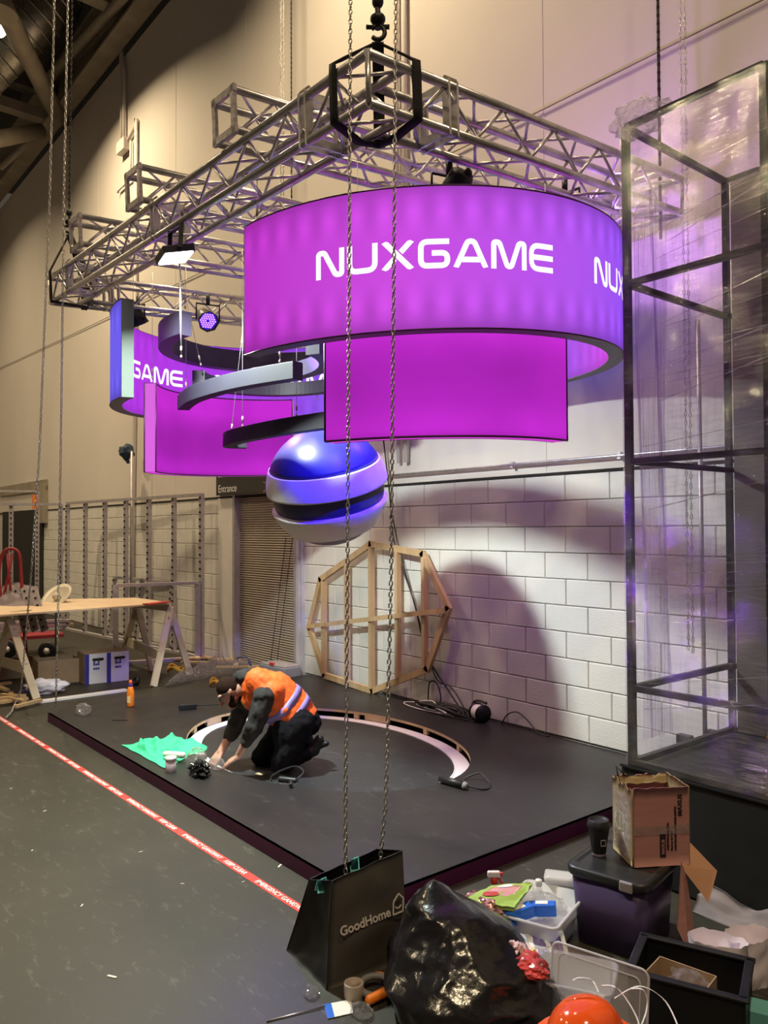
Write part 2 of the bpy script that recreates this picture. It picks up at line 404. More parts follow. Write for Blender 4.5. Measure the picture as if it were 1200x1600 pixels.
# roof steelwork over the wall head
eb = thing('eaves_beam', 'long dark steel eaves beam along the top of the wall', 'beam', (-6, -.3, 10.75))
build(B().box((-6, -.25, 10.80), (26, .34, .05)).box((-6, -.10, 11.25), (26, .06, .90)).box((-6, -.25, 11.72), (26, .34, .05)), 'beam_section', m_steelgrey, eb)
build(B().box((-6, -.35, 12.6), (26, .05, 1.8)), 'upper_panel', m_deck, eb)
for i, (x, z) in enumerate(((-11.9, 10.95), (-7.7, 11.25))):
    t = thing('roof_rafter', ('farther' if i == 0 else 'nearer')+' pale steel roof rafter crossing from the eaves beam', 'beam', (x, 0, z))
    build(B().bar((x, -.1, z), (x, -14, z+.25), .28, .22), 'rafter_tube', m_steelgrey, t)
    build(B().bar((x, -.1, z+.75), (x, -14, z+1.0), .2, .5), 'upper_flange', m_deck, t)
t = thing('roof_brace', 'thick diagonal steel tube bracing the roof corner', 'brace', (-11.6, -.3, 11.0))
build(B().tube([D(92, 185, 17.0), D(2, 5, 13.0), D(-40, -80, 12)], .17, 12), 'brace_tube', m_steelgrey, t)
t = thing('roof_brace', 'slim steel tube rising along the roof above the eaves beam', 'brace', (-11, -.6, 11.5))
build(B().tube([D(60, 140, 17.2), D(170, 22, 14.2), D(260, -80, 12)], .10, 10), 'brace_tube', m_steelgrey, t)
t = thing('roof_brace', 'lower steel tube meeting the farther rafter', 'brace', (-13, -2, 11))
build(B().tube([D(-30, 222, 15.0), D(62, 205, 17.0)], .16, 10), 'brace_tube', m_steelgrey, t)
build(B().tube([D(0, 262, 17.5), D(62, 208, 17.2)], .07, 8), 'hanger_rod', m_steelgrey, t)
du = thing('ventilation_duct', 'large shiny spiral ventilation duct under the roof', 'duct', D(40, 60, 15))
dp0, dp1 = D(-60, 150, 15.5), D(150, -60, 15.5)
build(B().tube([dp0, dp1], .42, 28), 'duct_tube', m_duct, du)
for k in range(16):
    p = dp0.lerp(dp1, (k+.5)/16); q = (dp1-dp0).normalized()*.02
    build(B().tube([p-q, p+q], .432, 28), 'duct_seam', m_duct, du)
t = thing('roof_purlins', 'dark roof purlins and ducts in shadow behind the brace', 'beam', D(30, 150, 18))
for k, (a, c) in enumerate((((0, 95), (70, 110)), ((10, 120), (85, 150)), ((35, 60), (100, 95)), ((0, 150), (75, 168)), ((90, 40), (130, 60)))):
    build(B().bar(D(a[0], a[1], 18.5+.2*k), D(c[0], c[1], 18.2+.2*k), .2, .35), 'purlin', m_deck, t)
# high-bay lamp fittings hang below the roof where the hall lights are
m_lampface = glow('lamp_face', (1.0, .86, .55), 9)
def highbay(x, y, lab):
    t = thing('high_bay_lamp', lab, 'lamp', (x, y, HB_Z))
    M_ = Matrix.Translation((x, y, HB_Z))
    build(B().lathe([(.30, .0), (.29, .03), (.22, .2), (.12, .30), (.10, .46), (.02, .48)], 20, M_), 'reflector', m_steelgrey, t)
    build(B().lathe([(.26, .012), (.27, .014)], 20, M_), 'lamp_glass', m_lampface, t)
    build(B().tube([(x, y, HB_Z+.47), (x, y, 13.5)], .012, 6), 'suspension_rod', m_steelgrey, t)
for i, (x, y, e) in enumerate(HIGHBAY):
    highbay(x, y, 'bell-shaped high-bay hall lamp over the spot %s' % ['left of the truss', 'behind the near truss corner', 'right of the shelf tower', 'at the far left end', 'in front of the platform', 'behind the viewer', 'over the left foreground'][i])
p = D(-3, 45, 14.0)
t = thing('high_bay_lamp', 'bright round hall lamp beside the shiny duct at the picture edge', 'lamp', p)
build(B().ell(p, (.14, .14, .14)), 'lamp_glass', m_lampface, t); build(B().lathe([(.2, .0), (.16, .2), (.05, .3)], 16, Matrix.Translation(p+Vector((0, 0, .05)))), 'reflector', m_steelgrey, t)

# ================================================================== PLATFORM with oval inset
PX0, PX1, PY0, PY1, PT = -2.17, 3.01, -3.09, -.005, .10
HC, HA, HB_ = Vector((.504, -1.645, 0)), 1.457, 1.015
plat = thing('display_platform', 'low dark platform with a plum fascia and an oval recess under the hanging signs', 'platform', (.42, -1.55, 0))
def oval(k, a, bb, n=72): return (HC.x+a*math.cos(2*PI*k/n), HC.y+bb*math.sin(2*PI*k/n))
def deck_board(z, t):
    n = 72; bo = B(); vs = []
    for k in range(n):
        x, y = oval(k, HA, HB_); dx, dy = x-HC.x, y-HC.y
        s = min(((PX1-HC.x) if dx > 0 else (PX0-HC.x))/dx if abs(dx) > 1e-9 else 1e9, ((PY1-HC.y) if dy > 0 else (PY0-HC.y))/dy if abs(dy) > 1e-9 else 1e9)
        vs += [(x, y, z), (HC.x+dx*s, HC.y+dy*s, z)]
    vs2 = [(x, y, z-t) for x, y, _ in vs]; N_ = len(vs); fs = []
    cor = []
    for k in range(n):
        j = (k+1) % n; a0, a1, b0, b1 = 2*k, 2*k+1, 2*j, 2*j+1
        fs.append((a0, a1, b1, b0)); fs.append((a0+N_, b0+N_, b1+N_, a1+N_)); fs.append((a0, b0, b0+N_, a0+N_))
        p, q = vs[a1], vs[b1]
        if abs(p[0]-q[0]) > 1e-6 and abs(p[1]-q[1]) > 1e-6:
            cx = PX1 if max(p[0], q[0]) > PX1-1e-4 else PX0; cy = PY1 if max(p[1], q[1]) > PY1-1e-4 else PY0
            cor.append((a1, b1, cx, cy))
    bo.add(vs+vs2, fs)
    for a1, b1, cx, cy in cor:
        bo.add([vs[a1], (cx, cy, z), vs[b1], vs2[a1], (cx, cy, z-t), vs2[b1]], [(0, 1, 2), (3, 5, 4)])
    return bo
build(deck_board(PT, .016), 'deck_board', m_deckboard, plat)
fb = B()
fb.box(((PX0+PX1)/2, PY0+.009, (PT-.016)/2), (PX1-PX0, .018, PT-.016))
build(fb, 'fascia', m_fascia, plat)
build(B().box((PX1-.009, (PY0+PY1)/2, (PT-.016)/2), (.018, PY1-PY0-.04, PT-.016)), 'fascia', m_fascia, plat)
build(B().box((PX0+.009, (PY0+PY1)/2, (PT-.016)/2), (.018, PY1-PY0-.04, PT-.016)), 'fascia', m_fascia, plat)
# plywood edge, white channel, inset floor, spacer blocks
def ringstrip(a0, b0, a1, b1, z0, z1, n=96):
    bo = B(); vs = []
    for k in range(n):
        x, y = oval(k, a0, b0, n); X, Y = oval(k, a1, b1, n); vs += [(x, y, z0), (X, Y, z0), (X, Y, z1), (x, y, z1)]
    fs = []
    for k in range(n):
        j = (k+1) % n
        for q in range(4): fs.append((4*k+q, 4*k+(q+1) % 4, 4*j+(q+1) % 4, 4*j+q))
    return bo.add(vs, fs)
build(ringstrip(HA-.0012, HB_-.0012, HA+.0, HB_+.0, .074, .098), 'plywood_edge', m_ply, plat)
build(ringstrip(HA+.11, HB_+.11, HA+.12, HB_+.12, .005, .08), 'void_shade', m_darkgap, plat)  # near-black strip stands in for shade in the hollow under the deck
build(ringstrip(HA-.125, HB_-.125, HA-.0, HB_-.0, .008, .026), 'light_channel', mat('white_channel', (.82, .80, .84), .35, var=.03), plat)
build(ringstrip(HA-.128, HB_-.128, HA-.120, HB_-.120, .008, .032), 'channel_lip', MATS['white_channel'], plat)
build(B().prism([oval(k, HA-.122, HB_-.122, 96) for k in range(96)], .002, .024), 'inset_floor', m_recess, plat)
for ang in (15, 28, 58, 82, 108, 118, 150, 168, 196, 214, 342):
    a = math.radians(ang); x, y = HC.x+(HA+.012)*math.cos(a), HC.y+(HB_+.012)*math.sin(a)
    wd = .30 if ang in (108,) else (.20 if ang in (15, 196) else .055)
    tn = Vector((-HA*math.sin(a), HB_*math.cos(a), 0)).normalized()
    build(B().bar(Vector((x, y, .056))-tn*wd/2, Vector((x, y, .056))+tn*wd/2, .03, .05), 'spacer_block', m_ply, plat)

# red printed gangway tape on the floor
tp = thing('floor_tape', 'red floor tape printed with white emergency gangway keep clear lettering', 'tape', (0, -3.33, 0))
m_tape = mat('red_tape', (.55, .05, .04), .5, var=.1)
T0, T1 = Vector((-6.5, -3.50, .0012)), Vector((3.35, -3.285, .0012))
build(B().bar(T0, T1, .055, .0012), 'tape_strip', m_tape, tp)
td = (T1-T0).normalized(); tn = Vector((0, 0, 1)).cross(td)
s = .2; k = 0
while s < (T1-T0).length-.7:
    ph = 'EMERGENCY GANGWAY' if k % 2 == 0 else 'KEEP CLEAR'
    put_text(ph, .042, frame(T0+td*s-tn*.015+Vector((0, 0, .002)), td, tn), m_white, tp, bold=.0006)
    s += .52 if k % 2 == 0 else .34; k += 1

# ================================================================== TRUSS
TO = Vector((3.08, -3.14, 4.22)); TX = Vector((1, 0, -.032)).normalized(); TY = Vector((0, 1, .06)); TY = (TY-TX*TY.dot(TX)).normalized(); TZ = TX.cross(TY)
TM = Matrix((TX, TY, TZ)).transposed().to_4x4(); TM.translation = TO      # x<=0 along the front beam, y>=0 to the wall
CC = .24
pm_brace = proto(B().tube([(0, 0, 0), (.22, 0, .215)], .010, 6), 'brace', m_alu)
pm_strut = proto(B().tube([(0, 0, 0), (0, .24, 0)], .010, 6), 'strut', m_alu)
def fmat(o, x, y):
    x = Vector(x).normalized(); y = Vector(y).normalized(); m = Matrix((x, y, x.cross(y))).transposed().to_4x4(); m.translation = Vector(o); return m
def truss(L, M_, label, joints=(), endframes=(), dirty=False, ext=None):
    """box truss: local x along the beam, y across (0..CC), z down from the top chords (0..-CC)"""
    t = thing('truss_beam', label, 'truss', M=M_, group='aluminium box truss beams of the lighting rig')
    mt = m_alu_d if dirty else m_alu
    for y in (0, CC):
        for z in (0, -CC):
            build(B().tube([(-CC if ext == y else 0, y, z), (L+(CC if ext == y else 0), y, z)], .0245, 12), 'chord', m_alu, t, local=True)
    n = max(1, round((L-.12)/.225)); st = (L-.12)/n
    for i in range(n):
        x = .06+i*st
        up = i % 2 == 0
        sx = st/.225
        for y in (0, CC):       # vertical faces
            o, zx = ((x, y, -CC+.012), 1) if up else ((x, y, -.012), -1)
            m_ = Matrix.Translation(o) @ Matrix.Diagonal((sx, 1, zx, 1)); place(pm_brace, 'brace', t, m_)
        for z in (0, -CC):      # horizontal faces, laid flat
            o, zx = ((x, .012, z), 1) if up else ((x, CC-.012, z), -1)
            m_ = Matrix.Translation(o) @ Matrix.Rotation(-PI/2, 4, 'X') @ Matrix.Diagonal((sx, 1, zx, 1)); place(pm_brace, 'brace', t, m_)
    if ext is not None:
        for x in (-CC, L+CC): build(B().tube([(x, ext, 0), (x, ext, -CC)], .014, 8), 'corner_post', m_alu, t, local=True)
    for x in joints:
        fr = B()
        for dx in (-.03, .03):
            for y in (0, CC): fr.box((x+dx, y, -CC/2), (.014, .05, CC+.05))
            for z in (0, -CC): fr.box((x+dx, CC/2, z), (.014, CC, .045))
        jp = build(fr, 'joint_plate', m_alu, t, local=True)
        for y in (0, CC):
            for z in (0, -CC): build(B().box((x, y, z+.035), (.09, .012, .02)), 'joint_bolt', m_steelgrey, jp, local=True)
    for x in endframes:
        fr = B()
        for y in (0, CC): fr.box((x, y, -CC/2), (.022, .042, CC+.05))
        for z in (0, -CC): fr.box((x, CC/2, z), (.022, CC+.05, .042))
        for y in (0, CC):
            for z in (0, -CC):
                sy = 1 if y == 0 else -1; sz = -1 if z == 0 else 1
                fr.prism([(0, 0), (sy*.06, 0), (0, sz*.06)], -.010, .010, Matrix.Translation((x, y, z)) @ Matrix(((0, 0, 1, 0), (1, 0, 0, 0), (0, 1, 0, 0), (0, 0, 0, 1))))
        build(fr, 'end_frame', m_alu_d, t, local=True)
    return t
X5 = 5.08; Y3 = 2.86
def tm(o, x, y): return TM @ fmat(o, x, y)
truss(X5, tm((0, CC, 0), (-1, 0, 0), (0, -1, 0)), 'long near truss beam running left from the strapped corner above the big purple sign', joints=(.55, 2.55, 4.5))
truss(Y3-2*CC, tm((0, CC, 0), (0, 1, 0), (-1, 0, 0)), 'right truss beam running from the strapped near corner toward the wall', joints=(.32,), ext=0)
truss(Y3-2*CC, tm((-X5+CC, CC, 0), (0, 1, 0), (-1, 0, 0)), 'left truss beam running from the far strapped corner toward the wall', joints=(.32,), ext=CC)
truss(X5, tm((0, Y3, 0), (-1, 0, 0), (0, -1, 0)), 'rear truss beam nearest the wall', joints=(.55, 2.55, 4.5))
CROSS = (-1.22, -2.66, -3.98)
for i, x in enumerate(CROSS):
    truss(3.1, TM @ fmat((x, -.06, CC+.055), (0, 1, 0), (-1, 0, 0)) , ['cross truss lying on the rig nearest the strapped near corner', 'middle of the three cross trusses lying on the rig', 'cross truss lying on the rig nearest the far strapped corner'][i], endframes=(0.0, 3.1))
def TP(x, y, z): return TM @ Vector((x, y, z))

# slings and hooks
def ribbon(pts, wd, th, wdir):
    b = B(); pts = [Vector(p) for p in pts]; wdv = [Vector(q) for q in wdir] if isinstance(wdir, list) else [Vector(wdir)]*len(pts)
    vs = []
    for i, p in enumerate(pts):
        t = (pts[min(i+1, len(pts)-1)]-pts[max(i-1, 0)]).normalized(); w_ = (wdv[i]-t*wdv[i].dot(t)).normalized(); n = t.cross(w_)
        vs += [p+w_*wd/2+n*th/2, p-w_*wd/2+n*th/2, p-w_*wd/2-n*th/2, p+w_*wd/2-n*th/2]
    fs = [(4*i+k, 4*i+(k+1) % 4, 4*i+4+(k+1) % 4, 4*i+4+k) for i in range(len(pts)-1) for k in range(4)]
    fs += [(0, 1, 2, 3), (4*len(pts)-4, 4*len(pts)-1, 4*len(pts)-2, 4*len(pts)-3)]
    return b.add(vs, fs, True)
def smooth(pts, n=6):
    P = [Vector(p) for p in pts]; out = []
    for i in range(len(P)-1):
        p0, p1, p2, p3 = P[max(i-1, 0)], P[i], P[i+1], P[min(i+2, len(P)-1)]
        for k in range(n):
            t = k/n; out.append(.5*((2*p1)+(p2-p0)*t+(2*p0-5*p1+4*p2-p3)*t*t+(3*p1-p0-3*p2+p3)*t**3))
    return out+[P[-1]]
def sling(loc, px_corner, sx, label, wd=.05, ax=(1, 0, 0)):
    pass
def corner_sling(cx, dirx, label, reach_x, reach_y, apz, name='lifting_sling', wd=.055):
    """round sling wrapped about a truss corner; cx = local x of the corner's outer chord, dirx = -1 when the beam runs to -x"""
    t = thing(name, label, 'sling', TP(cx, 0, 0))
    ap = TP(cx+dirx*(.11 if dirx < 0 else .14), .16, apz)
    xo = cx+dirx*reach_x
    left = [ap, TP(xo, -.045, .03), TP(xo, -.045, -CC-.02), TP(cx+dirx*(CC+.03), CC*.6, -CC-.06), TP(cx+dirx*CC, CC+.02, -CC-.06)]
    right = [ap, TP(cx-dirx*.045, reach_y, .03), TP(cx-dirx*.045, reach_y, -CC-.02), TP(cx+dirx*CC*.6, CC+.03, -CC-.06), TP(cx+dirx*(CC+.02), CC+.01, -CC-.06)]
    back = [ap, TP(cx+dirx*(CC+.02), CC+.04, .02), TP(cx+dirx*(CC+.04), CC+.05, -CC-.05)]
    def wr(pts):
        out = []
        for i in range(len(pts)-1):
            for k in range(5): out.append(pts[i].lerp(pts[i+1], k/5))
        return out+[pts[-1]]
    build(ribbon(wr(left), wd, .012, TX), 'webbing_leg', m_blackfab, t)
    build(ribbon(wr(right), wd, .012, TY), 'webbing_leg', m_blackfab, t)
    build(ribbon(wr(back), wd*1.1, .012, (.6, .75, 0)), 'webbing_leg', m_blackfab, t)
    return t, ap
def hook(ap, label):
    t = thing('lifting_hook', label, 'hook', ap)
    pts = [ap+Vector((.035*math.sin(a)*_r.x, .035*math.sin(a)*_r.y, .03-.035*math.cos(a))) for a in [PI*2*k/16*.8-.9 for k in range(17)]]
    build(B().tube(pts, .012, 8), 'hook_body', m_black, t)
    build(B().tube([ap+Vector((0, 0, .05)), ap+Vector((0, 0, .20))], [.018, .012], 8).ell(ap+Vector((0, 0, .10)), (.04, .04, .03)).ell(ap+Vector((0, 0, .19)), (.03, .03, .035)), 'swivel', m_black, t)
    build(B().tube([ap+_r*-.06+Vector((0, 0, .06)), ap+_r*.06+Vector((0, 0, .06))], .012, 8), 'shackle_pin', m_black, t)
    return t
s1, ap1 = corner_sling(0, -1, 'black webbing sling wrapped round the near truss corner', .23, .28, .15)
s2, ap2 = corner_sling(-X5, 1, 'black webbing sling wrapped round the far left truss corner', .16, .34, .42)
hook(ap1+Vector((0, 0, .02)), 'black lifting hook holding the sling of the near truss corner')
hook(ap2+Vector((0, 0, .02)), 'black lifting hook holding the sling of the far left truss corner')

# chains: every link is geometry, one mesh for each chain
def chain(name, pts, pitch, rw, wd, mt, label):
    P = [Vector(p) for p in pts]; cum = [0]
    for i in range(len(P)-1): cum.append(cum[-1]+(P[i+1]-P[i]).length)
    b = B(); n = int(cum[-1]/pitch); tw = 0
    for k in range(n):
        s_ = (k+.5)*pitch; i = 0
        while i < len(P)-2 and cum[i+1] < s_: i += 1
        t = (P[i+1]-P[i]).normalized(); c = P[i]+t*(s_-cum[i])
        x = _r-t*_r.dot(t); x.normalize(); y = t.cross(x)
        side = (x*.94+y*.34) if k % 2 == 0 else (y*.94-x*.34)
        h = pitch*.5+rw*.9; lw = wd/2-rw; pp = []
        for q in range(12):
            a = 2*PI*q/12; st = (h-rw-lw)
            pp.append(c+side*(lw*math.cos(a))+t*(lw*math.sin(a)+(st if math.sin(a) > 0 else -st if math.sin(a) < 0 else 0)))
        b.tube(pp, rw, 5, closed=True)
    return single(b, name, mt, label, 'chain', P[0], group='hoist chains')
chain('hand_chain', [D(548, -90, 3.95), D(546, 350, 3.78), D(543, 900, 3.72), D(540, 1250, 3.62), G(540, 1368, .33)], 0.026, .0036, .0225, m_chain, 'left of the two steel hand chains hanging into the black shopping bag')
chain('hand_chain', [D(619, -90, 3.95), D(616, 350, 3.78), D(611, 900, 3.72), D(603, 1250, 3.62), G(593, 1358, .33)], 0.026, .0036, .0225, m_chain, 'right of the two steel hand chains hanging into the black shopping bag')
p = ap2+Vector((0, 0, .2)); chain('load_chain', [p, D(113, -40, 7.7)], .03, .0055, .024, m_chaindark, 'dark load chain above the far left truss corner')
p = ap1+Vector((0, 0, .2)); chain('load_chain', [p, p+Vector((0, 0, .6))], .03, .006, .026, m_chaindark, 'dark load chain above the near truss corner')
chain('hand_chain', [D(86, -40, 7.4), D(78, 300, 7.4), D(62, 700, 7.4), D(50, 880, 7.5), G(33, 1078, .1), G(18, 1112, .03), G(9, 1122, .02)], .04, .0038, .026, m_chain, 'pale hand chain at far left swinging out to the floor')
chain('hand_chain', [D(107, -40, 7.4), D(100, 300, 7.4), D(95, 700, 7.4), D(90, 1000, 7.5), G(87, 1106, .02)], .04, .0038, .026, m_chain, 'pale hand chain hanging straight down beside the far left truss corner')
pb = TP(-X5+.1, Y3-.1, .3); chain('load_chain', [pb, pb+Vector((.0, 0, 4.6))], .03, .0055, .024, m_chaindark, 'dark load chain above the rear left truss corner')
for k, dx in enumerate((-.10, -.16)):
    q = pb+Vector((dx, -.05, 0)); chain('hand_chain', [q+Vector((0, 0, 4.6)), q+Vector((0, 0, -.4))], .04, .0036, .024, m_chain, ('right' if k == 0 else 'left')+' thin hand chain behind the rear left truss corner')
pb = WY(1030, 170, -.35); chain('load_chain', [pb+Vector((0, 0, -.95)), pb+Vector((.0, 0, 1.6))], .03, .0065, .028, m_chaindark, 'dark load chain above the rear right corner beside the wrapped tower')
for k, px in enumerate((1064, 1071)):
    q = WY(px, 100, -.3); chain('hand_chain', [q+Vector((0, 0, 1.4)), q+Vector((0, 0, -4.2))], .036, .0035, .022, m_chain, ('left' if k == 0 else 'right')+' of the paired hand chains behind the wrapped tower')
q = WY(430, 840, -.05)
for k, px in enumerate((452, 462)):
    chain('pull_chain', [WY(px-5, 840, .0), WY(px-30, 1040, -.08)], .03, .0025, .014, m_chaindark, ('left' if k == 0 else 'right')+' strand of the pull chain in front of the roller shutter')

# ================================================================== HANGING LIGHT SIGNS
def ramp_mat(name, stops, leds, length, v_prof, spread=0.0, gain=1.0):
    """backlit fabric: colour along the sign (uv.x), LED hot spots near both edges, darker rims"""
    m = bpy.data.materials.new(name); m.use_nodes = True; nt = m.node_tree; nt.nodes.remove(nt.nodes['Principled BSDF'])
    uv = N(nt, 'ShaderNodeUVMap'); sp = N(nt, 'ShaderNodeSeparateXYZ'); nt.links.new(uv.outputs[0], sp.inputs[0])
    cr = N(nt, 'ShaderNodeValToRGB'); e = cr.color_ramp.elements
    for i, (pos, c) in enumerate(stops):
        el = e[i] if i < 2 else e.new(pos)
        el.position = pos; el.color = tuple(sr(*c))+(1,)
    nt.links.new(sp.outputs[0], cr.inputs[0])
    vr = N(nt, 'ShaderNodeValToRGB'); e = vr.color_ramp.elements
    for i, (pos, c) in enumerate(v_prof):
        el = e[i] if i < 2 else e.new(pos)
        el.position = pos; el.color = (c, c, c, 1)
    vr.color_ramp.interpolation = 'B_SPLINE'
    nt.links.new(sp.outputs[1], vr.inputs[0])
    # LED row
    mu = N(nt, 'ShaderNodeMath', operation='MULTIPLY'); mu.inputs[1].default_value = 2*PI*length/.16; nt.links.new(sp.outputs[0], mu.inputs[0])
    sn = N(nt, 'ShaderNodeMath', operation='SINE'); nt.links.new(mu.outputs[0], sn.inputs[0])
    ed = N(nt, 'ShaderNodeValToRGB'); e = ed.color_ramp.elements
    for i, (pos, c) in enumerate(((0, 0), (.10, .6), (.16, 1), (.36, 0), (.64, 0), (.82, 1), (.90, .6), (1, 0))):
        el = e[i] if i < 2 else e.new(pos)
        el.position = pos; el.color = (c, c, c, 1)
    nt.links.new(sp.outputs[1], ed.inputs[0])
    pr = N(nt, 'ShaderNodeMath', operation='MULTIPLY'); nt.links.new(sn.outputs[0], pr.inputs[0]); nt.links.new(ed.outputs[0], pr.inputs[1])
    am = N(nt, 'ShaderNodeMath', operation='MULTIPLY_ADD'); am.inputs[1].default_value = leds; am.inputs[2].default_value = 0
    nt.links.new(pr.outputs[0], am.inputs[0])
    ad = N(nt, 'ShaderNodeMath', operation='ADD'); nt.links.new(am.outputs[0], ad.inputs[0]); nt.links.new(vr.outputs[0], ad.inputs[1])
    nz = N(nt, 'ShaderNodeTexNoise'); nz.inputs['Scale'].default_value = 1.6; tc = N(nt, 'ShaderNodeTexCoord'); nt.links.new(tc.outputs['Object'], nz.inputs['Vector'])
    mn = N(nt, 'ShaderNodeMath', operation='MULTIPLY_ADD'); mn.inputs[1].default_value = spread; mn.inputs[2].default_value = 1-spread*.5; nt.links.new(nz.outputs[0], mn.inputs[0])
    ml = N(nt, 'ShaderNodeMath', operation='MULTIPLY'); nt.links.new(ad.outputs[0], ml.inputs[0]); nt.links.new(mn.outputs[0], ml.inputs[1])
    g_ = N(nt, 'ShaderNodeMath', operation='MULTIPLY'); g_.inputs[1].default_value = gain; nt.links.new(ml.outputs[0], g_.inputs[0])
    em = N(nt, 'ShaderNodeEmission'); nt.links.new(cr.outputs[0], em.inputs[0]); nt.links.new(g_.outputs[0], em.inputs[1])
    nt.links.new(em.outputs[0], nt.nodes['Material Output'].inputs[0]); MATS[name] = m; return m
MAG, PUR, VIO, BLU = (196, 62, 205), (200, 84, 228), (150, 84, 246), (112, 96, 236)
m_out = ramp_mat('upper_sign_outer', [(0, (188, 52, 196)), (1, BLU), (.10, (205, 78, 226)), (.20, (178, 86, 238)), (.27, VIO), (.34, BLU)], .16, 10.7, [(0, .55), (.08, .85), (.2, 1.04), (.5, .98), (.8, 1.06), (.93, .85), (1, .6)])
m_in = ramp_mat('upper_sign_inner', [(0, (215, 75, 235)), (1, (188, 60, 235)), (.3, (220, 82, 238)), (.43, BLU), (.62, (118, 108, 244)), (.72, (160, 70, 236)), (.85, (182, 60, 232))], .10, 10.7, [(0, .7), (.1, 1), (.5, .95), (.9, 1), (1, .7)])
m_low = ramp_mat('lower_sign_face', [(0, (196, 44, 208)), (1, (196, 44, 208))], .0, 4, [(0, .7), (.06, 1.05), (.25, .72), (.55, .62), (.8, 1.0), (.92, 1.5), (1, 1.6)], .7)
m_lowend = glow('lower_sign_end', sr(222, 104, 226), 1.0)
m_lowbot = glow('lower_sign_bottom', sr(214, 66, 214), 1.0)
m_letter = glow('lit_letter', (1.0, .93, 1.0), 1.15)
m_frame = mat('sign_edge_frame', (.05, .008, .05), .45)

def ztilt(x, y, z, b): return z+b*(y+1.753)
def stad_path(cR, cL, R, n=40, a0=-PI/2, a1=3*PI/2):
    pts = []
    for k in range(n+1): a = -PI/2+PI*k/n; pts.append((cR[0]+R*math.cos(a), cR[1]+R*math.sin(a)))
    for k in range(1, 13): pts.append(((cR[0]*(1-k/13)+cL[0]*k/13), (cR[1]+R)*(1-k/13)+(cL[1]+R)*k/13))
    for k in range(n+1): a = PI/2+PI*k/n; pts.append((cL[0]+R*math.cos(a), cL[1]+R*math.sin(a)))
    return pts
def arc_path(c, R, a0, a1, n=30):
    return [(c[0]+R*math.cos(math.radians(a0+(a1-a0)*k/n)), c[1]+R*math.sin(math.radians(a0+(a1-a0)*k/n))) for k in range(n+1)]
def skin(path, z0, h, b, name, mt, parent, flip=False, nv=2):
    """vertical curved panel with uv (s, v)"""
    L = [0]
    for i in range(len(path)-1): L.append(L[-1]+math.dist(path[i], path[i+1]))
    bo = B(); vs = []; uvs = []
    for i, (x, y) in enumerate(path):
        zz = ztilt(x, y, z0, b)
        for j in range(nv): vs.append((x, y, zz+h*j/(nv-1))); uvs.append((L[i]/L[-1], j/(nv-1)))
    fs = []
    for i in range(len(path)-1):
        for j in range(nv-1):
            q = (i*nv+j, (i+1)*nv+j, (i+1)*nv+j+1, i*nv+j+1); fs.append(q if not flip else q[::-1])
    bo.add(vs, fs, True); o = build(bo, name, mt, parent)
    ul = o.data.uv_layers.new(name='UVMap')
    for lp in o.data.loops: ul.data[lp.index].uv = uvs[lp.vertex_index]
    return o
def flat(po, pi, z0, b, name, mt, parent, th=.004):
    bo = B(); n = len(po); vs = []
    for (x, y), (X, Y) in zip(po, pi): vs += [(x, y, ztilt(x, y, z0, b)), (X, Y, ztilt(X, Y, z0, b)), (X, Y, ztilt(X, Y, z0, b)+th), (x, y, ztilt(x, y, z0, b)+th)]
    fs = [(4*i+q, 4*i+(q+1) % 4, 4*i+4+(q+1) % 4, 4*i+4+q) for i in range(n-1) for q in range(4)]
    bo.add(vs, fs); return build(bo, name, mt, parent)
def endcap(po, pi, z0, h, b, name, mt, parent):
    (x, y), (X, Y) = po, pi; d = Vector((X-x, Y-y, 0)); nrm = Vector((-d.y, d.x, 0)).normalized()*.004
    vs = []
    for (a, c) in ((x, y), (X, Y)):
        for zz in (0, h):
            for s_ in (-1, 1): vs.append(Vector((a, c, ztilt(a, c, z0, b)+zz))+nrm*s_)
    return build(B().add(vs, [(0, 1, 3, 2), (4, 6, 7, 5), (0, 4, 5, 1), (2, 3, 7, 6), (0, 2, 6, 4), (1, 5, 7, 3)]), name, mt, parent)

# letter strokes of the wide square logo type (unit cap height, pen .19)
def fillet(pts, r, n=5):
    out = [Vector(pts[0])]
    for i in range(1, len(pts)-1):
        p, a, c = Vector(pts[i]), Vector(pts[i-1]), Vector(pts[i+1])
        d0, d1 = (a-p), (c-p); rr = min(r, d0.length*.49, d1.length*.49); d0.normalize(); d1.normalize()
        for k in range(n+1):
            t = k/n; out.append((p+d0*rr)*(1-t)**2+p*2*t*(1-t)+(p+d1*rr)*t*t)
    return out+[Vector(pts[-1])]
PEN = .19
GLY = {
 'N': (1.08, [([(.095, 0), (.095, .905), (.33, .905), (.76, .095), (.985, .095), (.985, 1)], .09)]),
 'U': (1.08, [([(.095, 1), (.095, .095), (.985, .095), (.985, 1)], .26)]),
 'X': (1.16, [([(.10, 1.0), (1.06, 0.0)], 0), ([(.10, 0.0), (.48, .40)], 0), ([(.68, .60), (1.06, 1.0)], 0)]),
 'G': (1.08, [([(1.05, .905), (.095, .905), (.095, .095), (.985, .095), (.985, .52), (.46, .52)], .22)]),
 'A': (1.22, [([(.09, 0), (.50, .905), (.72, .905), (1.13, 0)], .10), ([(.30, .285), (.92, .285)], 0)]),
 'M': (1.34, [([(.095, 0), (.095, .905), (.30, .905), (.59, .095), (.75, .095), (1.04, .905), (1.245, .905), (1.245, 0)], .09)]),
 'E': (1.05, [([(1.02, .905), (.095, .905), (.095, .095), (1.02, .095)], .30), ([(.16, .5), (1.02, .5)], 0)]),
}
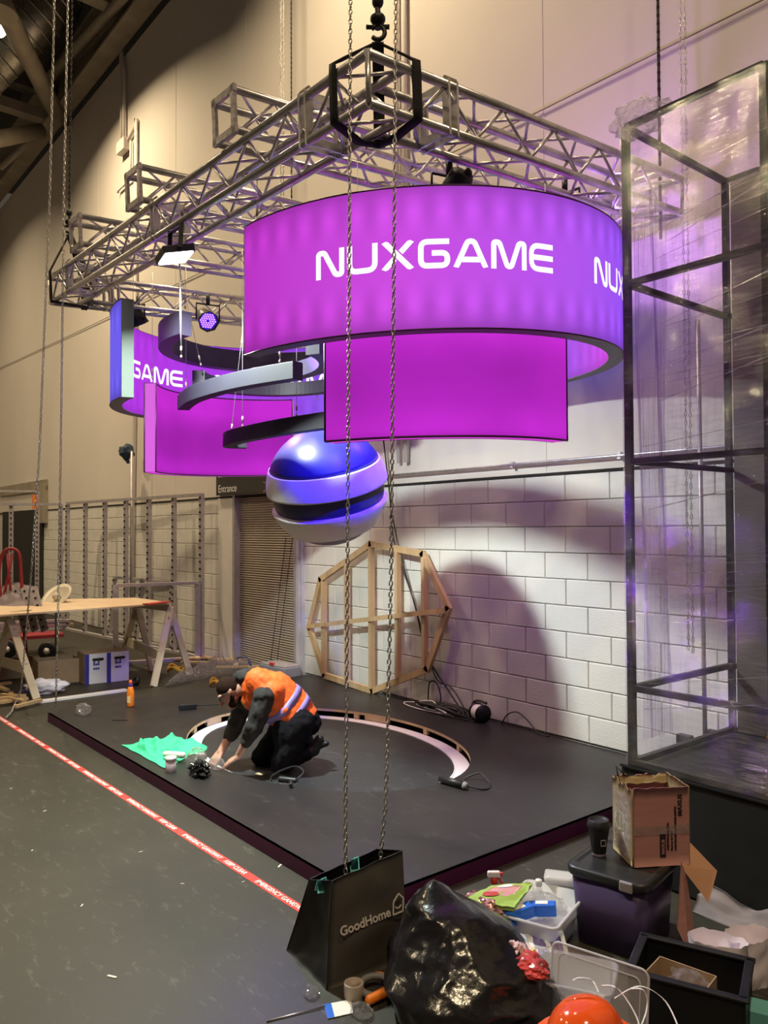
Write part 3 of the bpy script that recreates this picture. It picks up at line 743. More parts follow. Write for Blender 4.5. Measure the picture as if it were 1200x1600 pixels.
def stroke_polys(pts, w):
    """quads for a thick polyline with mitred joints"""
    P = [Vector((p[0], p[1])) for p in pts]; L, R_ = [], []
    for i, p in enumerate(P):
        if i == 0: d = (P[1]-P[0]).normalized(); n = Vector((-d.y, d.x)); k = 1
        elif i == len(P)-1: d = (P[-1]-P[-2]).normalized(); n = Vector((-d.y, d.x)); k = 1
        else:
            d0, d1 = (p-P[i-1]).normalized(), (P[i+1]-p).normalized(); n0, n1 = Vector((-d0.y, d0.x)), Vector((-d1.y, d1.x)); n = (n0+n1)
            n = n.normalized() if n.length > 1e-6 else n0; k = 1/max(.5, n.dot(n0))
        L.append(p+n*w/2*k); R_.append(p-n*w/2*k)
    return L, R_
def letter_mesh(ch, mapf, sub=6):
    """mapf(x, y) -> world point; returns builder with a little thickness"""
    bo = B(); wd, strokes = GLY[ch]
    for pts, r in strokes:
        pl = fillet(pts, r) if r else [Vector(p) for p in pts]
        dense = []
        for i in range(len(pl)-1):
            n = max(1, int((pl[i+1]-pl[i]).length/.12))
            for k in range(n): dense.append(pl[i].lerp(pl[i+1], k/n))
        dense.append(pl[-1]); L, R_ = stroke_polys([(p.x, p.y) for p in dense], PEN)
        if ch in 'AXNM' :
            L = [Vector((q.x, min(1, max(0, q.y)))) for q in L]; R_ = [Vector((q.x, min(1, max(0, q.y)))) for q in R_]
        vs = []
        for a, c in zip(L, R_):
            m_ = a.lerp(c, .5); vs += [mapf(a.x, a.y), mapf(m_.x, m_.y), mapf(c.x, c.y)]
        fs = [f for i in range(len(L)-1) for f in ((3*i, 3*i+1, 3*i+4, 3*i+3), (3*i+1, 3*i+2, 3*i+5, 3*i+4))]
        bo.add(vs, fs)
    return bo
def write(word, parent, pathf, s0, hgt, z, lsp=.10):
    """pathf(s, zoff) -> world point on the panel at arc length s"""
    s = s0
    for ch in word:
        wd = GLY[ch][0]
        build(letter_mesh(ch, lambda x, y, s=s: pathf(s+x*hgt, z+y*hgt)), 'letter', m_letter, parent)
        s += (wd+lsp)*hgt
    return s

CR, CL = (1.888, -1.753), (-.006, -1.78)
RO, RI, ZB, HH, TB = 1.40, 1.302, 3.006, .776, .045
ring = thing('light_sign', 'big upper curved lightbox sign glowing magenta to blue with white lettering', 'sign', (.94, -1.76, ZB))
po, pi_ = stad_path(CR, CL, RO), stad_path(CR, CL, RI)
skin(po, ZB, HH, TB, 'outer_skin', m_out, ring); skin(pi_, ZB, HH, TB, 'inner_skin', m_in, ring, True)
flat(po, pi_, ZB-.004, TB, 'underside', m_grey, ring); flat(po, pi_, ZB+HH, TB, 'top_cover', m_black, ring)
endcap(po[0], pi_[0], ZB, HH, TB, 'end_panel', m_dgreen, ring); endcap(po[-1], pi_[-1], ZB, HH, TB, 'end_panel', m_dgreen, ring)
for z_ in (ZB, ZB+HH): build(B().tube([(x, y, ztilt(x, y, z_, TB)) for x, y in po], .005, 5), 'edge_trim', m_frame, ring)
# lettering: text runs along the outer face from the front end (angle measured on the right-hand half circle)
def outerR(s, z):
    a = -PI/2+s/RO; r = RO+.004; x, y = CR[0]+r*math.cos(a), CR[1]+r*math.sin(a); return Vector((x, y, ztilt(x, y, z, TB)))
def path_point(path, s, off, z):
    i = 0; acc = 0
    while i < len(path)-2:
        l = math.dist(path[i], path[i+1])
        if acc+l > s: break
        acc += l; i += 1
    p, q = Vector(path[i]).to_3d(), Vector(path[i+1]).to_3d(); d = (q-p).normalized(); n = Vector((-d.y, d.x, 0)); w_ = p+d*(s-acc)+n*off
    return Vector((w_.x, w_.y, ztilt(w_.x, w_.y, z, TB)))
HL = .160; S1 = .60
e1 = write('NUXGAME', ring, outerR, S1, HL, ZB+.325)
PITCHS = 1.74
write('NUXGAME', ring, outerR, S1+PITCHS, HL, ZB+.325)
pin = list(reversed(pi_))          # inner face read from inside runs from the left front end towards the back
Lin = sum(math.dist(pin[i], pin[i+1]) for i in range(len(pin)-1))
for k, s0 in enumerate((.37, .37+PITCHS, .37+2*PITCHS)):
    write('NUXGAME', ring, lambda s, z: path_point(pin, s, -.004, z), s0, HL, ZB+.325)

# lower magenta lightboxes
RO2, RI2, HL2 = 1.13, 1.035, .77
def low_sign(c, a0, a1, zb, tb, label):
    t = thing('light_sign', label, 'sign', (c[0], c[1], zb))
    po = arc_path(c, RO2, a0, a1); pi_ = arc_path(c, RI2, a0, a1)
    skin(po, zb, HL2, tb, 'outer_skin', m_low, t); skin(pi_, zb, HL2, tb, 'inner_skin', m_low, t, True)
    flat(po, pi_, zb-.004, tb, 'underside', m_lowbot, t); flat(po, pi_, zb+HL2, tb, 'top_cover', m_black, t)
    for q in (0, -1): endcap(po[q], pi_[q], zb, HL2, tb, 'end_panel', m_lowend, t)
    for path in (po, pi_):
        for z_ in (zb, zb+HL2): build(B().tube([(x, y, ztilt(x, y, z_, tb)) for x, y in path], .007, 5), 'edge_trim', m_frame, t)
        for q in (0, -1):
            x, y = path[q]; build(B().tube([(x, y, ztilt(x, y, zb, tb)), (x, y, ztilt(x, y, zb+HL2, tb))], .007, 5), 'edge_trim', m_frame, t)
    return t
low_sign(CR, -71, 13, 2.437, .022, 'lower magenta lightbox curving under the front of the big lettered sign')
low_sign(CL, 139, 240, 2.438, .030, 'lower magenta lightbox at left with its hollow side facing the platform')

# dark curved beams hanging inside the signs
def curved_beam(c, R, a0, a1, z, h, wd, label, mt=m_navy, tb=.02):
    t = thing('curved_beam', label, 'beam', (c[0], c[1], z), group='dark curved beams hung inside the lit signs')
    po, pi_ = arc_path(c, R+wd/2, a0, a1, 36), arc_path(c, R-wd/2, a0, a1, 36)
    bo = B(); n = len(po); vs = []
    for (x, y), (X, Y) in zip(po, pi_):
        vs += [(x, y, ztilt(x, y, z, tb)), (X, Y, ztilt(X, Y, z, tb)), (X, Y, ztilt(X, Y, z, tb)+h), (x, y, ztilt(x, y, z, tb)+h)]
    fs = [(4*i+q, 4*i+(q+1) % 4, 4*i+4+(q+1) % 4, 4*i+4+q) for i in range(n-1) for q in range(4)]+[(0, 1, 2, 3), (4*n-4, 4*n-1, 4*n-2, 4*n-3)]
    bo.add(vs, fs); build(bo, 'beam_body', mt, t, bevel=.003)
    return t
def path_beam(pts, z, h, wd, label, mt=m_navy, tb=.02):
    t = thing('curved_beam', label, 'beam', (pts[0][0], pts[0][1], z), group='dark curved beams hung inside the lit signs')
    P = smooth([(x, y, 0) for x, y in pts], 8); bo = B(); n = len(P); vs = []
    for i in range(n):
        d = (P[min(i+1, n-1)]-P[max(i-1, 0)]).normalized(); nn = Vector((-d.y, d.x, 0))*wd/2
        a, c = P[i]-nn, P[i]+nn; za, zc = ztilt(a.x, a.y, z, tb), ztilt(c.x, c.y, z, tb)
        vs += [(a.x, a.y, za), (c.x, c.y, zc), (c.x, c.y, zc+h), (a.x, a.y, za+h)]
    fs = [(4*i+q, 4*i+(q+1) % 4, 4*i+4+(q+1) % 4, 4*i+4+q) for i in range(n-1) for q in range(4)]+[(0, 1, 2, 3), (4*n-4, 4*n-1, 4*n-2, 4*n-3)]
    bo.add(vs, fs); build(bo, 'beam_body', mt, t, bevel=.003); return t
m_navyd = mat('shaded_arc_paint', (.016, .015, .026), .6, var=.08)  # arc paint darkened to cancel the floodlight on the two front beams
path_beam([(-.26, -2.54), (.2, -2.66), (.70, -2.68), (1.10, -2.63), (1.50, -2.52)], 2.945, .12, .10, 'dark curved beam bridging the open front between the two lightboxes', m_navyd)
path_beam([(2.5, -2.12), (1.75, -2.33), (1.16, -2.42), (.6, -2.42), (.22, -2.36), (.075, -2.26), (.10, -2.14)], 2.60, .115, .09, 'lowest dark curved beam hooking round above the striped ball', m_navyd)
curved_beam((.14, -1.87), .93, -80, -250, 3.45, .185, .11, 'highest curved beam with a pale square end beside the white floodlight')
curved_beam((.20, -1.90), .66, -125, -280, 3.16, .12, .10, 'inner curved beam with a small pink end behind the bridging beam')
curved_beam((.83, -2.83), .83, 28, 128, 3.12, .125, .10, 'curved beam catching blue light behind the end of the bridging beam')

# striped ball
SC, SR = Vector((.80, -1.78, 2.244)), .497
ball = thing('striped_ball', 'large dark ball with raised white bands hanging below the signs', 'ball', SC-Vector((0, 0, SR)))
axis = (Vector((0, 0, 1))*math.cos(math.radians(20))-_f*math.sin(math.radians(20))+_r*(-.12)).normalized()
BM = axis.to_track_quat('Z', 'Y').to_matrix().to_4x4(); BM.translation = SC
def zone(l0, l1, r, r_in, n=14):
    pr = [(r_in*math.cos(math.radians(l0)), r_in*math.sin(math.radians(l0)))]
    pr += [(r*math.cos(math.radians(l0+(l1-l0)*k/n)), r*math.sin(math.radians(l0+(l1-l0)*k/n))) for k in range(n+1)]
    pr += [(r_in*math.cos(math.radians(l1)), r_in*math.sin(math.radians(l1)))]
    return B().lathe(pr, 64, BM, cap=False)
m_balldark = mat('ball_dark_shell', (.030, .028, .085), .38, var=.05)
m_ballwhite = mat('ball_white_band', (.74, .72, .72), .45, var=.03)
build(zone(-89, 89, SR*.93, SR*.2, 40), 'core', m_balldark, ball)
build(zone(25, 89.5, SR*.985, SR*.9, 20), 'top_cap', m_balldark, ball)
build(zone(2, 24, SR, SR*.9), 'white_band', m_ballwhite, ball)
build(zone(-44, -16, SR, SR*.9), 'white_band', m_ballwhite, ball)
build(zone(-75, -48, SR*.965, SR*.85), 'lower_band', mat('ball_lower_band', (.16, .14, .18), .45), ball)

# suspension wires
m_wire = mat('steel_wire', (.62, .60, .62), .35, .8)
def wire(p0, p1, label, r=.0022, adj=None):
    t = thing('hanging_wire', label, 'wire', p1, group='thin steel suspension wires')
    build(B().tube([p0, p1], r, 5), 'wire_strand', m_wire, t)
    d = (Vector(p0)-Vector(p1)).normalized(); q = Vector(p1)+d*.07
    build(B().tube([q-d*.02, q+d*.02], .008, 6), 'wire_clamp', m_steelgrey, t); build(B().ell(Vector(p1)+d*.015, (.009, .009, .012), None, 8, 6), 'wire_eye', m_steelgrey, t)
def topz(x, y): return TP(0, 0, 0).z-.032*(x-3.08)+.06*(y+3.14)-CC
def up_wire(x, y, z, lab, dx=0, dy=0): wire((x+dx, y+dy, topz(x, y)+.02), (x, y, z), lab)
up_wire(-.35, -2.95, ZB+HH-.05, 'suspension wire at the left end of the big lettered sign')
up_wire(1.95, -3.10, ZB+HH-.05, 'suspension wire at the front end of the big lettered sign')
up_wire(3.05, -1.0, ZB+HH, 'suspension wire at the right of the big lettered sign')
up_wire(-.50, -2.72, 3.21, 'suspension wire at the near end of the left magenta lightbox')
up_wire(-.60, -.92, 3.21, 'suspension wire at the rear end of the left magenta lightbox')
up_wire(-.15, -2.57, 3.06, 'wire holding the left end of the bridging curved beam')
up_wire(1.35, -2.57, 3.06, 'wire holding the right end of the bridging curved beam')
up_wire(.10, -2.28, 2.70, 'left wire of the lowest curved beam', .15, .1)
up_wire(.55, -2.42, 2.70, 'middle wire of the lowest curved beam')
up_wire(1.3, -2.40, 2.70, 'right wire of the lowest curved beam')
up_wire(.28, -2.78, 3.64, 'wire above the pale square beam end')
up_wire(-.05, -2.48, 3.28, 'slanting wire beside the pale square beam end', .25, -.35)
up_wire(1.0, -1.95, 3.25, 'wire above the blue-lit curved beam')
up_wire(2.42, -2.70, 3.19, 'front wire of the lower magenta lightbox under the big sign')
up_wire(2.965, -1.66, 3.20, 'rear wire of the lower magenta lightbox under the big sign')
up_wire(.80, -1.78, SC.z+SR-.015, 'wire carrying the striped ball')
wire(D(281, 408, 5.9), D(283, 560, 6.0), 'bright white cord hanging straight down from the floodlight', r=.007)

# white floodlight under the near beam and coloured stage lights
FL = Vector((.90, -3.14, 3.80))
fl = thing('floodlight', 'square white floodlight glowing under the near truss beam', 'lamp', FL)
fdir = Vector((.05, .24, -.97)).normalized()
FM = frame(FL, fdir.cross(Vector((0, 0, 1))), fdir.cross(fdir.cross(Vector((0, 0, 1)))))
fz = FM.to_3x3() @ Vector((0, 0, 1)); sgn = 1 if fz.dot(fdir) > 0 else -1
hb = B().box((0, 0, -sgn*.03), (.27, .22, .05)); hb.v = [FM @ v for v in hb.v]; build(hb, 'housing', m_black, fl, bevel=.006)
hb = B().box((0, 0, sgn*.0), (.24, .19, .008)); hb.v = [FM @ v for v in hb.v]; build(hb, 'light_panel', glow('flood_panel', (.95, 1.0, .90), 25), fl)
br = B()
for sx in (-.16, .16): br.bar(FM @ Vector((sx, 0, -sgn*.03)), Vector((FL.x+sx*.6, FL.y+.0, FL.z+.22)), .03, .006)
br.bar(Vector((FL.x-.1, FL.y, FL.z+.2)), Vector((FL.x+.1, FL.y, FL.z+.2)), .03, .006)
build(br, 'bracket', m_black, fl)
lamp('flood_light', 'AREA', FL+fdir*.03, 205, (.88, 1.0, .92), FL+fdir, shape='RECTANGLE', size=.20, size_y=.15, spread=math.radians(150))

def par(loc, aim, label, on=True, power=60, col=(.16, .03, 1.0), size=.17, blend=.5, ang=50):
    loc = Vector(loc); d = (Vector(aim)-loc).normalized(); t = thing('stage_light', label, 'lamp', loc)
    M_ = d.to_track_quat('Z', 'Y').to_matrix().to_4x4(); M_.translation = loc
    build(B().lathe([(.03, -.20), (.07, -.19), (.085, -.10), (.10, 0), (.105, .035), (.098, .035), (.09, 0)], 8, M_, cap=False).lathe([(.0, -.2), (.03, -.2)], 8, M_, cap=False), 'housing', m_black, t)
    bo = B().lathe([(.0001, .0), (.092, .0)], 8, M_, cap=False); build(bo, 'lens_plate', mat('lens_plate_'+str(len(MATS)), (.02, .01, .08), .2) if not on else glow('lens_glow_'+str(len(MATS)), (.05, .01, .75), 1.0), t)
    if on:
        me = proto(B().lathe([(.0001, .006), (.0085, .004), (.0095, 0)], 8, None, cap=False), 'led', glow('led_glow_'+str(len(MATS)), (.52, .22, 1.0), 2.2))
        inv = mat_of(t).inverted()
        for i in range(-3, 4):
            for j in range(-3, 4):
                x, y = (i+.5*(j % 2))*.024, j*.021
                if .015 < math.hypot(x, y) < .08: place(me, 'led', t, inv @ M_ @ Matrix.Translation((x, y, .002)))
        sp_ = lamp('stage_light_beam', 'SPOT', loc+d*.05, power, col, aim, spot_size=math.radians(ang), spot_blend=blend, shadow_soft_size=.07)
    u_ = Vector((0, 0, 1)); sx = d.cross(u_).normalized()
    yk = B().tube([loc+sx*.115, loc+sx*.115+Vector((0, 0, .16)), loc-sx*.115+Vector((0, 0, .16)), loc-sx*.115], .010, 6)
    yk.tube([loc+Vector((0, 0, .16)), loc+Vector((0, 0, .26))], .02, 8)
    build(yk, 'yoke', m_black, t)
    build(B().ell(loc-d*.19+sx*.03, (.03, .03, .04)), 'rear_connector', m_black, t)
    return t
par((-1.0, -1.94, 3.95), (4.1, -2.9, .7), 'blue LED stage light facing out below the third cross truss', power=420, ang=40, col=(.22, .06, 1.0))
par((2.80, -2.32, 3.78), SC, 'blue stage light hidden inside the right side of the big sign', power=2200, ang=25, col=(.010, .001, 1.0))
par((2.72, -1.15, 4.02), (2.6, .6, 5.0), 'black stage light under the right truss beam with an added purple wash', power=70, ang=130, col=(.58, .26, 1.0))  # wash added to strengthen the purple spill on the upper wall
par((1.45, -.75, 4.05), (.9, .2, 1.0), 'unseen stage light added inside the big sign to wash the block wall pink', power=115, ang=120, col=(.72, .20, 1.0))  # made-up lamp, adds pink fill to the shaded block wall
par((-1.86, -2.3, 4.06), (-2.3, -.2, .5), 'black stage light under the left truss beam', power=22, ang=40)

# ================================================================== WRAPPED SHELF TOWER (right)
m_frameb = mat('black_box_section', (.012, .011, .011), .5, var=.3)
m_film = film('stretch_film', (.96, .94, .98), .07, .42, .12, (5, 5, .8), .40)
m_filmh = film('stretch_film_bands', (.96, .94, .98), .05, .45, .10, (2, 2, 14), .30)
m_filmk = film('crumpled_film', (.94, .94, .94), .13, 1.0, .08, (9, 9, 9), .28)
RX0, RX1, RY0, RY1, RZ0, RZ1 = 3.565, 4.33, -1.70, -.60, .60, 4.12
RL = (3.245, 2.262, 1.022)
tw = thing('shelf_tower', 'tall black metal shelf tower wrapped in clear stretch film beside the platform', 'shelf', (RX0, RY0, RZ0))
q = .018
for (x, y) in ((RX0, RY0), (RX0, RY1), (RX1, RY0), (RX1, RY1)): build(B().box((x, y, (RZ0+RZ1)/2), (2*q, 2*q, RZ1-RZ0)), 'post', m_frameb, tw)
for z in (RZ1,)+RL+(RZ0+.02,):
    for y in (RY0, RY1): build(B().box(((RX0+RX1)/2, y, z), (RX1-RX0, 2*q-.004, 2*q-.004)), 'rail', m_frameb, tw)
    for x in (RX0, RX1): build(B().box((x, (RY0+RY1)/2, z), (2*q-.004, RY1-RY0, 2*q-.004)), 'rail', m_frameb, tw)
build(B().box((RX1-.03, (RY0+RY1)/2, 2.4), (.012, RY1-RY0-.04, 3.4)), 'side_panel', mat('brown_grey_panel', (.115, .098, .090), .6, var=.08, scale=2), tw)
build(B().box(((RX0+.03+RX1)/2, RY1-.03, 2.35), (RX1-RX0-.07, .012, 3.46)), 'rear_panel', MATS['brown_grey_panel'], tw)
wr = thing('stretch_film_wrap', 'clear crinkled stretch film wound round the shelf tower', 'plastic film', (RX0, RY0-.02, RZ0))
def wob(p, a=.012, f=3.0): return noise.noise(Vector(p)*f)*a
def film_face(x0, y0, x1, y1, z0, z1, out, nu=18, nv=60):
    def fn(u, v):
        x, y, z = x0+(x1-x0)*u, y0+(y1-y0)*u, z0+(z1-z0)*v
        e = min(u, 1-u, .12)/.12; k = .010*noise.noise(Vector((x*6, y*6, z*1.2)))+.012*noise.noise(Vector((x*3, y*3+5, z*5)))
        return Vector((x, y, z))+Vector(out)*(.004+k*e)
    return B().grid(fn, nu, nv)
o_ = .022
build(film_face(RX0-o_, RY0-o_, RX0-o_, RY1+o_, RZ0+.01, RZ1, (-1, 0, 0)), 'film_panel', m_film, wr)
build(film_face(RX0-o_, RY0-o_, RX1+o_, RY0-o_, RZ0+.01, RZ1, (0, -1, 0)), 'film_panel', m_filmh, wr)
build(B().grid(lambda u, v: Vector((RX0+(RX1-RX0)*u, RY0+(RY1-RY0)*v, RZ1+.022+.015*noise.noise(Vector((u*5, v*5, 1))))), 14, 18), 'film_panel', m_film, wr)
# gathered folds down the left face
def fold(u, v):
    z = RZ0+.1+(RZ1-.35-RZ0)*v; yy = RY0+.16+.30*u+.03*math.sin(v*5+u*9)
    return Vector((RX0-.035-.018*abs(math.sin(u*26+2*noise.noise(Vector((u*3, v*4, 0))))), yy, z))
build(B().grid(fold, 60, 40), 'gathered_fold', film('gathered_film', (.93, .90, .97), .16, .55, .15, (20, 20, .6), .6), wr)
def knot(u, v):
    a, ph = 2*PI*u, PI*v-PI/2; d = Vector((math.cos(a)*math.cos(ph), math.sin(a)*math.cos(ph), math.sin(ph)))
    r = 1+.5*noise.turbulence(d*2.2, 3, False); return Vector((RX0+.10, RY0-.02, RZ1+.02))+Vector((d.x*.14, d.y*.11, d.z*.07-.05*max(0, -d.z)))*r
build(B().grid(knot, 30, 18, closeu=True), 'film_knot', m_filmk, wr)
rnd = random.Random(3)
for k in range(26):      # thin tensioned strands of film
    z = rnd.uniform(RZ0+.2, RZ1-.3); sl = rnd.uniform(.02, .16)
    bo = B().tube([(RX0+rnd.uniform(.0, .3), RY0-o_-.012, z), (RX1+.03, RY0-o_-.012, z+sl)], rnd.uniform(.0012, .003), 4)
    build(bo, 'film_strand', m_filmk, wr)
# black plinth under the tower with dust sheet
pl = thing('plinth', 'black plinth carrying the wrapped shelf tower', 'plinth', (4.4, -1.1, 0))
build(B().box(((3.50+5.6)/2, -1.10, .30), (2.1, 1.22, .58)), 'plinth_body', mat('plinth_black', (.014, .014, .015), .55, var=.2, bump=.05), pl, bevel=.004)
build(B().box(((3.50+5.6)/2, -1.715, .595), (2.1, .02, .012)), 'top_edge', MATS['plinth_black'], pl)
def dust(u, v):
    x = 3.98+1.4*u; w_ = .07*noise.noise(Vector((u*9, v*3, 0)))+.03*noise.noise(Vector((u*22, v*5, 3)))
    return Vector((x, -1.735-.10*v+.015*noise.noise(Vector((u*5, v*6, 4))), max(.006, .10-.095*v+w_*.6*(1-v)+.012*math.sin(u*20+v*3)*(v))))
single(B().slab(dust, 80, 14, .004), 'dust_sheet', m_cloth, 'crumpled grey dust sheet bunched along the foot of the black plinth', 'cloth', (4.4, -1.8, 0))
# orange plastic and dark items seen through the film
p = Vector((3.98, -.78, .63)); t = thing('hi_vis_bundle', 'crumpled orange fabric bundle inside the foot of the wrapped tower', 'cloth', p)
def bun(u, v):
    a, ph = 2*PI*u, PI*v-PI/2; d = Vector((math.cos(a)*math.cos(ph), math.sin(a)*math.cos(ph), math.sin(ph))); r = .10*(1+.7*noise.noise(d*2.5)); return p+Vector((d.x*r, d.y*r, .05+d.z*r*.55))
build(B().grid(bun, 22, 14, closeu=True), 'folded_cloth', mat('orange_bundle', (.75, .11, .05), .7), t)
t = thing('boom_stand', 'grey pole stand with dark clamps seen through the wrapped tower', 'stand', (3.2, -.35, .1))
a0 = WY(1090, 500, -.3); a1 = WY(1103, 1215, -.3)
build(B().tube([a0, a1], .016, 8), 'stand_pole', m_galv, t)
build(B().box(WY(1070, 1155, -.3), (.10, .06, .06)).box(WY(1115, 1160, -.3), (.09, .07, .16)), 'stand_clamp', m_black, t)
for dx in (-.25, .25): build(B().tube([a1+Vector((0, 0, .15)), a1+Vector((dx, -.1, -.02))], .01, 6), 'stand_leg', m_galv, t)

# ================================================================== WOODEN OCTAGON FRAME by the wall
oct_ = thing('wooden_frame', 'raw timber octagonal frame with five uprights leaning on the block wall', 'frame', (-.76, -.1, .1))
V = [(-.76, .125), (-1.68, .17), (-2.0, .70), (-1.75, 1.30), (-.78, 1.735), (.075, 1.645), (.445, 1.118), (.133, .48)]
def W3(p, y=-.085): return Vector((p[0], y, p[1]))
for i in range(8):
    a, c = W3(V[i]), W3(V[(i+1) % 8]); d = (c-a).normalized()*.02
    build(B().bar(a-d, c+d, .065, .044, (0, 1, 0)), 'rim_timber', m_wood, oct_)
for (x, z0, z1) in ((-1.68, .17, 1.30), (-1.22, .15, 1.53), (-.77, .13, 1.72), (-.32, .31, 1.68), (.10, .49, 1.62)):
    build(B().box((x, -.09, (z0+z1)/2), (.044, .06, z1-z0-.04)), 'upright', m_wood, oct_)
build(B().bar(W3((-1.98, .72), -.128), W3((.43, 1.10), -.128), .02, .05, (0, 0, 1)), 'cross_rail', m_wood, oct_)

# cables and reel by the wall, on the platform
def cable_coil(c, rx, ry, n, seed, zr=.05, squish=1):
    rn = random.Random(seed); pts = []
    for k in range(n*12):
        a = 2*PI*k/12; r = 1+.35*math.sin(k*.37+seed)
        pts.append((c[0]+rx*r*math.cos(a)+rn.uniform(-.02, .02), min(-.03, c[1]+ry*r*math.sin(a)+rn.uniform(-.015, .015)), c[2]+.012+abs(math.sin(k*.53))*zr))
    return smooth(pts, 2)
single(B().tube(cable_coil((.45, -.16, .1), .30, .07, 8, 2, .07), .0075, 6), 'cable_coil', m_cable, 'tangled black cable heap against the foot of the block wall', 'cable', (.45, -.16, .1))
single(B().tube(smooth([(.62, -.06, .12), (.40, -.05, .30), (.10, -.06, .62), (-.10, -.06, 1.15), (-.42, -.05, 1.75), (-.5, -.05, 2.3), (-.56, -.1, 3.0)], 6), .008, 6), 'hanging_cable', m_cable, 'black cable dropping behind the wooden frame to the cable heap', 'cable', (.6, -.06, .1))
single(B().tube(smooth([(.66, -.05, .12), (.44, -.04, .33), (.22, -.05, .40), (.06, -.05, .75), (-.2, -.05, 1.35), (-.44, -.05, 2.0), (-.60, -.05, 2.9)], 6), .006, 6), 'hanging_cable', m_cable, 'thinner black cable dropping beside the first behind the wooden frame', 'cable', (.66, -.05, .1))
single(B().tube(smooth([(.10, -.05, .15), (.12, -.05, .33), (.22, -.05, .36), (.30, -.06, .22), (.28, -.08, .12)], 6), .007, 6), 'cable_loop', m_cable, 'black cable loop standing above the cable heap', 'cable', (.2, -.05, .1))
single(B().tube(smooth([(.55, -.2, .112), (.2, -.24, .112), (-.05, -.22, .115), (-.12, -.16, .12), (.05, -.1, .13), (.3, -.13, .125), (.5, -.18, .115), (.15, -.17, .115), (.0, -.12, .13), (.18, -.08, .17), (.34, -.1, .12)], 6), .0055, 6), 'white_cable', m_wcable, 'loose white cable loop lying before the black cable heap', 'cable', (.2, -.2, .1))
rl = thing('cable_reel', 'small reel of white cable tipped on its side by the wall', 'reel', (.88, -.13, .1))
RM = Matrix.Translation((.90, -.13, .185)) @ Matrix.Rotation(PI/2, 4, 'Y') @ Matrix.Rotation(.3, 4, 'X')
build(B().lathe([(.02, -.065), (.085, -.065), (.085, -.058), (.02, -.058)], 20, RM).lathe([(.02, .058), (.085, .058), (.085, .065), (.02, .065)], 20, RM), 'flange', m_black, rl)
build(B().lathe([(.03, -.056)]+[(.068+.004*(k % 2), -.055+.11*k/16) for k in range(17)]+[(.03, .056)], 20, RM), 'wound_cable', m_wcable, rl)
build(B().tube(smooth([(.80, -.13, .24), (.85, -.12, .29), (.97, -.11, .28)], 5), .012, 6), 'handle', m_black, rl)
single(B().tube(smooth([(1.10, -.05, .106), (1.16, -.04, .20), (1.27, -.03, .24), (1.40, -.04, .19), (1.55, -.07, .108), (1.66, -.06, .106)], 6), .006, 6), 'cable_end', m_cable, 'short black cable arching up the wall right of the reel', 'cable', (1.1, -.05, .1))
# small items on the platform
cy = thing('cable_connector', 'thick black cylindrical connector with a curling lead at the right of the oval', 'connector', (2.06, -1.61, .1))
build(B().tube([(1.955, -1.625, .128), (2.165, -1.60, .128)], .026, 14), 'connector_body', m_black, cy); build(B().tube([(2.165, -1.60, .128), (2.195, -1.597, .126)], [.028, .018], 14), 'collar', m_grey, cy)
build(B().tube(smooth([(2.19, -1.598, .125), (2.27, -1.50, .106), (2.22, -1.40, .106), (2.10, -1.37, .15), (2.03, -1.42, .12), (2.02, -1.45, .106)], 6), .006, 6), 'lead', m_cable, cy)
c2 = thing('cable_plug', 'black plug with a looped lead lying before the kneeling worker', 'connector', (1.28, -2.46, .1))
build(B().cap((1.24, -2.50, .128), (1.33, -2.44, .128), .026, .022).cap((1.33, -2.47, .126), (1.37, -2.50, .124), .018, .014), 'plug_body', m_black, c2)
build(B().tube(smooth([(1.33, -2.44, .13), (1.32, -2.36, .17), (1.22, -2.36, .19), (1.12, -2.42, .15), (1.08, -2.48, .107), (1.16, -2.53, .106)], 6), .006, 6), 'lead', m_cable, c2)
bx = thing('power_supply', 'black power brick with a lead beyond the worker', 'adapter', (-1.37, -1.99, .1))
build(B().box((-1.36, -1.98, .128), (.075, .17, .055), Matrix.Rotation(-.35, 3, 'Z')), 'brick', m_black, bx, bevel=.008)
build(B().tube(smooth([(-1.33, -1.90, .13), (-1.15, -1.70, .15), (-.95, -1.55, .22), (-.62, -1.62, .15), (-.4, -1.75, .108)], 6), .006, 6), 'lead', m_cable, bx)
ob = thing('sealant_bottle', 'upright orange plastic bottle on the back left of the platform', 'bottle', (-1.86, -2.37, .1))
M_ = Matrix.Translation((-1.86, -2.37, .1))
m_or = mat('orange_plastic', (.85, .22, .02), .4, var=.05)
obb = build(B().lathe([(.001, 0), (.034, .001), (.037, .01), (.037, .15), (.028, .185), (.02, .205)], 18, M_), 'bottle_body', m_or, ob)
build(B().lathe([(.0205, .198), (.022, .20), (.022, .228), (.0205, .23)], 18, M_), 'neck_band', mat('blue_violet_plastic', (.08, .05, .35), .4), ob)
build(B().lathe([(.021, .23), (.018, .25), (.010, .268), (.001, .27)], 18, M_), 'nozzle_cap', mat('orange_cap', (.9, .12, .03), .4), ob)
build(B().box((-1.86+.026, -2.37-.027, .175), (.034, .002, .07), Matrix.Rotation(.85, 3, 'Z')), 'bottle_label', mat('yellow_label', (.85, .55, .25), .5), obb)
def clear_crumple(name, c, sz, label, seed, mt=None, hz=.6):
    c = Vector(c); of = Vector((seed*3.1, seed*1.7, 0))
    def fn(u, v):
        a, ph = 2*PI*u, PI*v-PI/2; d = Vector((math.cos(a)*math.cos(ph), math.sin(a)*math.cos(ph), math.sin(ph)))
        r = .75+.45*noise.turbulence(d*1.8+of, 3, True); return c+Vector((d.x*sz[0]*r, d.y*sz[1]*r, max(.002, sz[2]*hz+d.z*sz[2]*r)))
    return single(B().grid(fn, 40, 22, sm=False, closeu=True), name, mt or m_filmk, label, 'plastic', c)
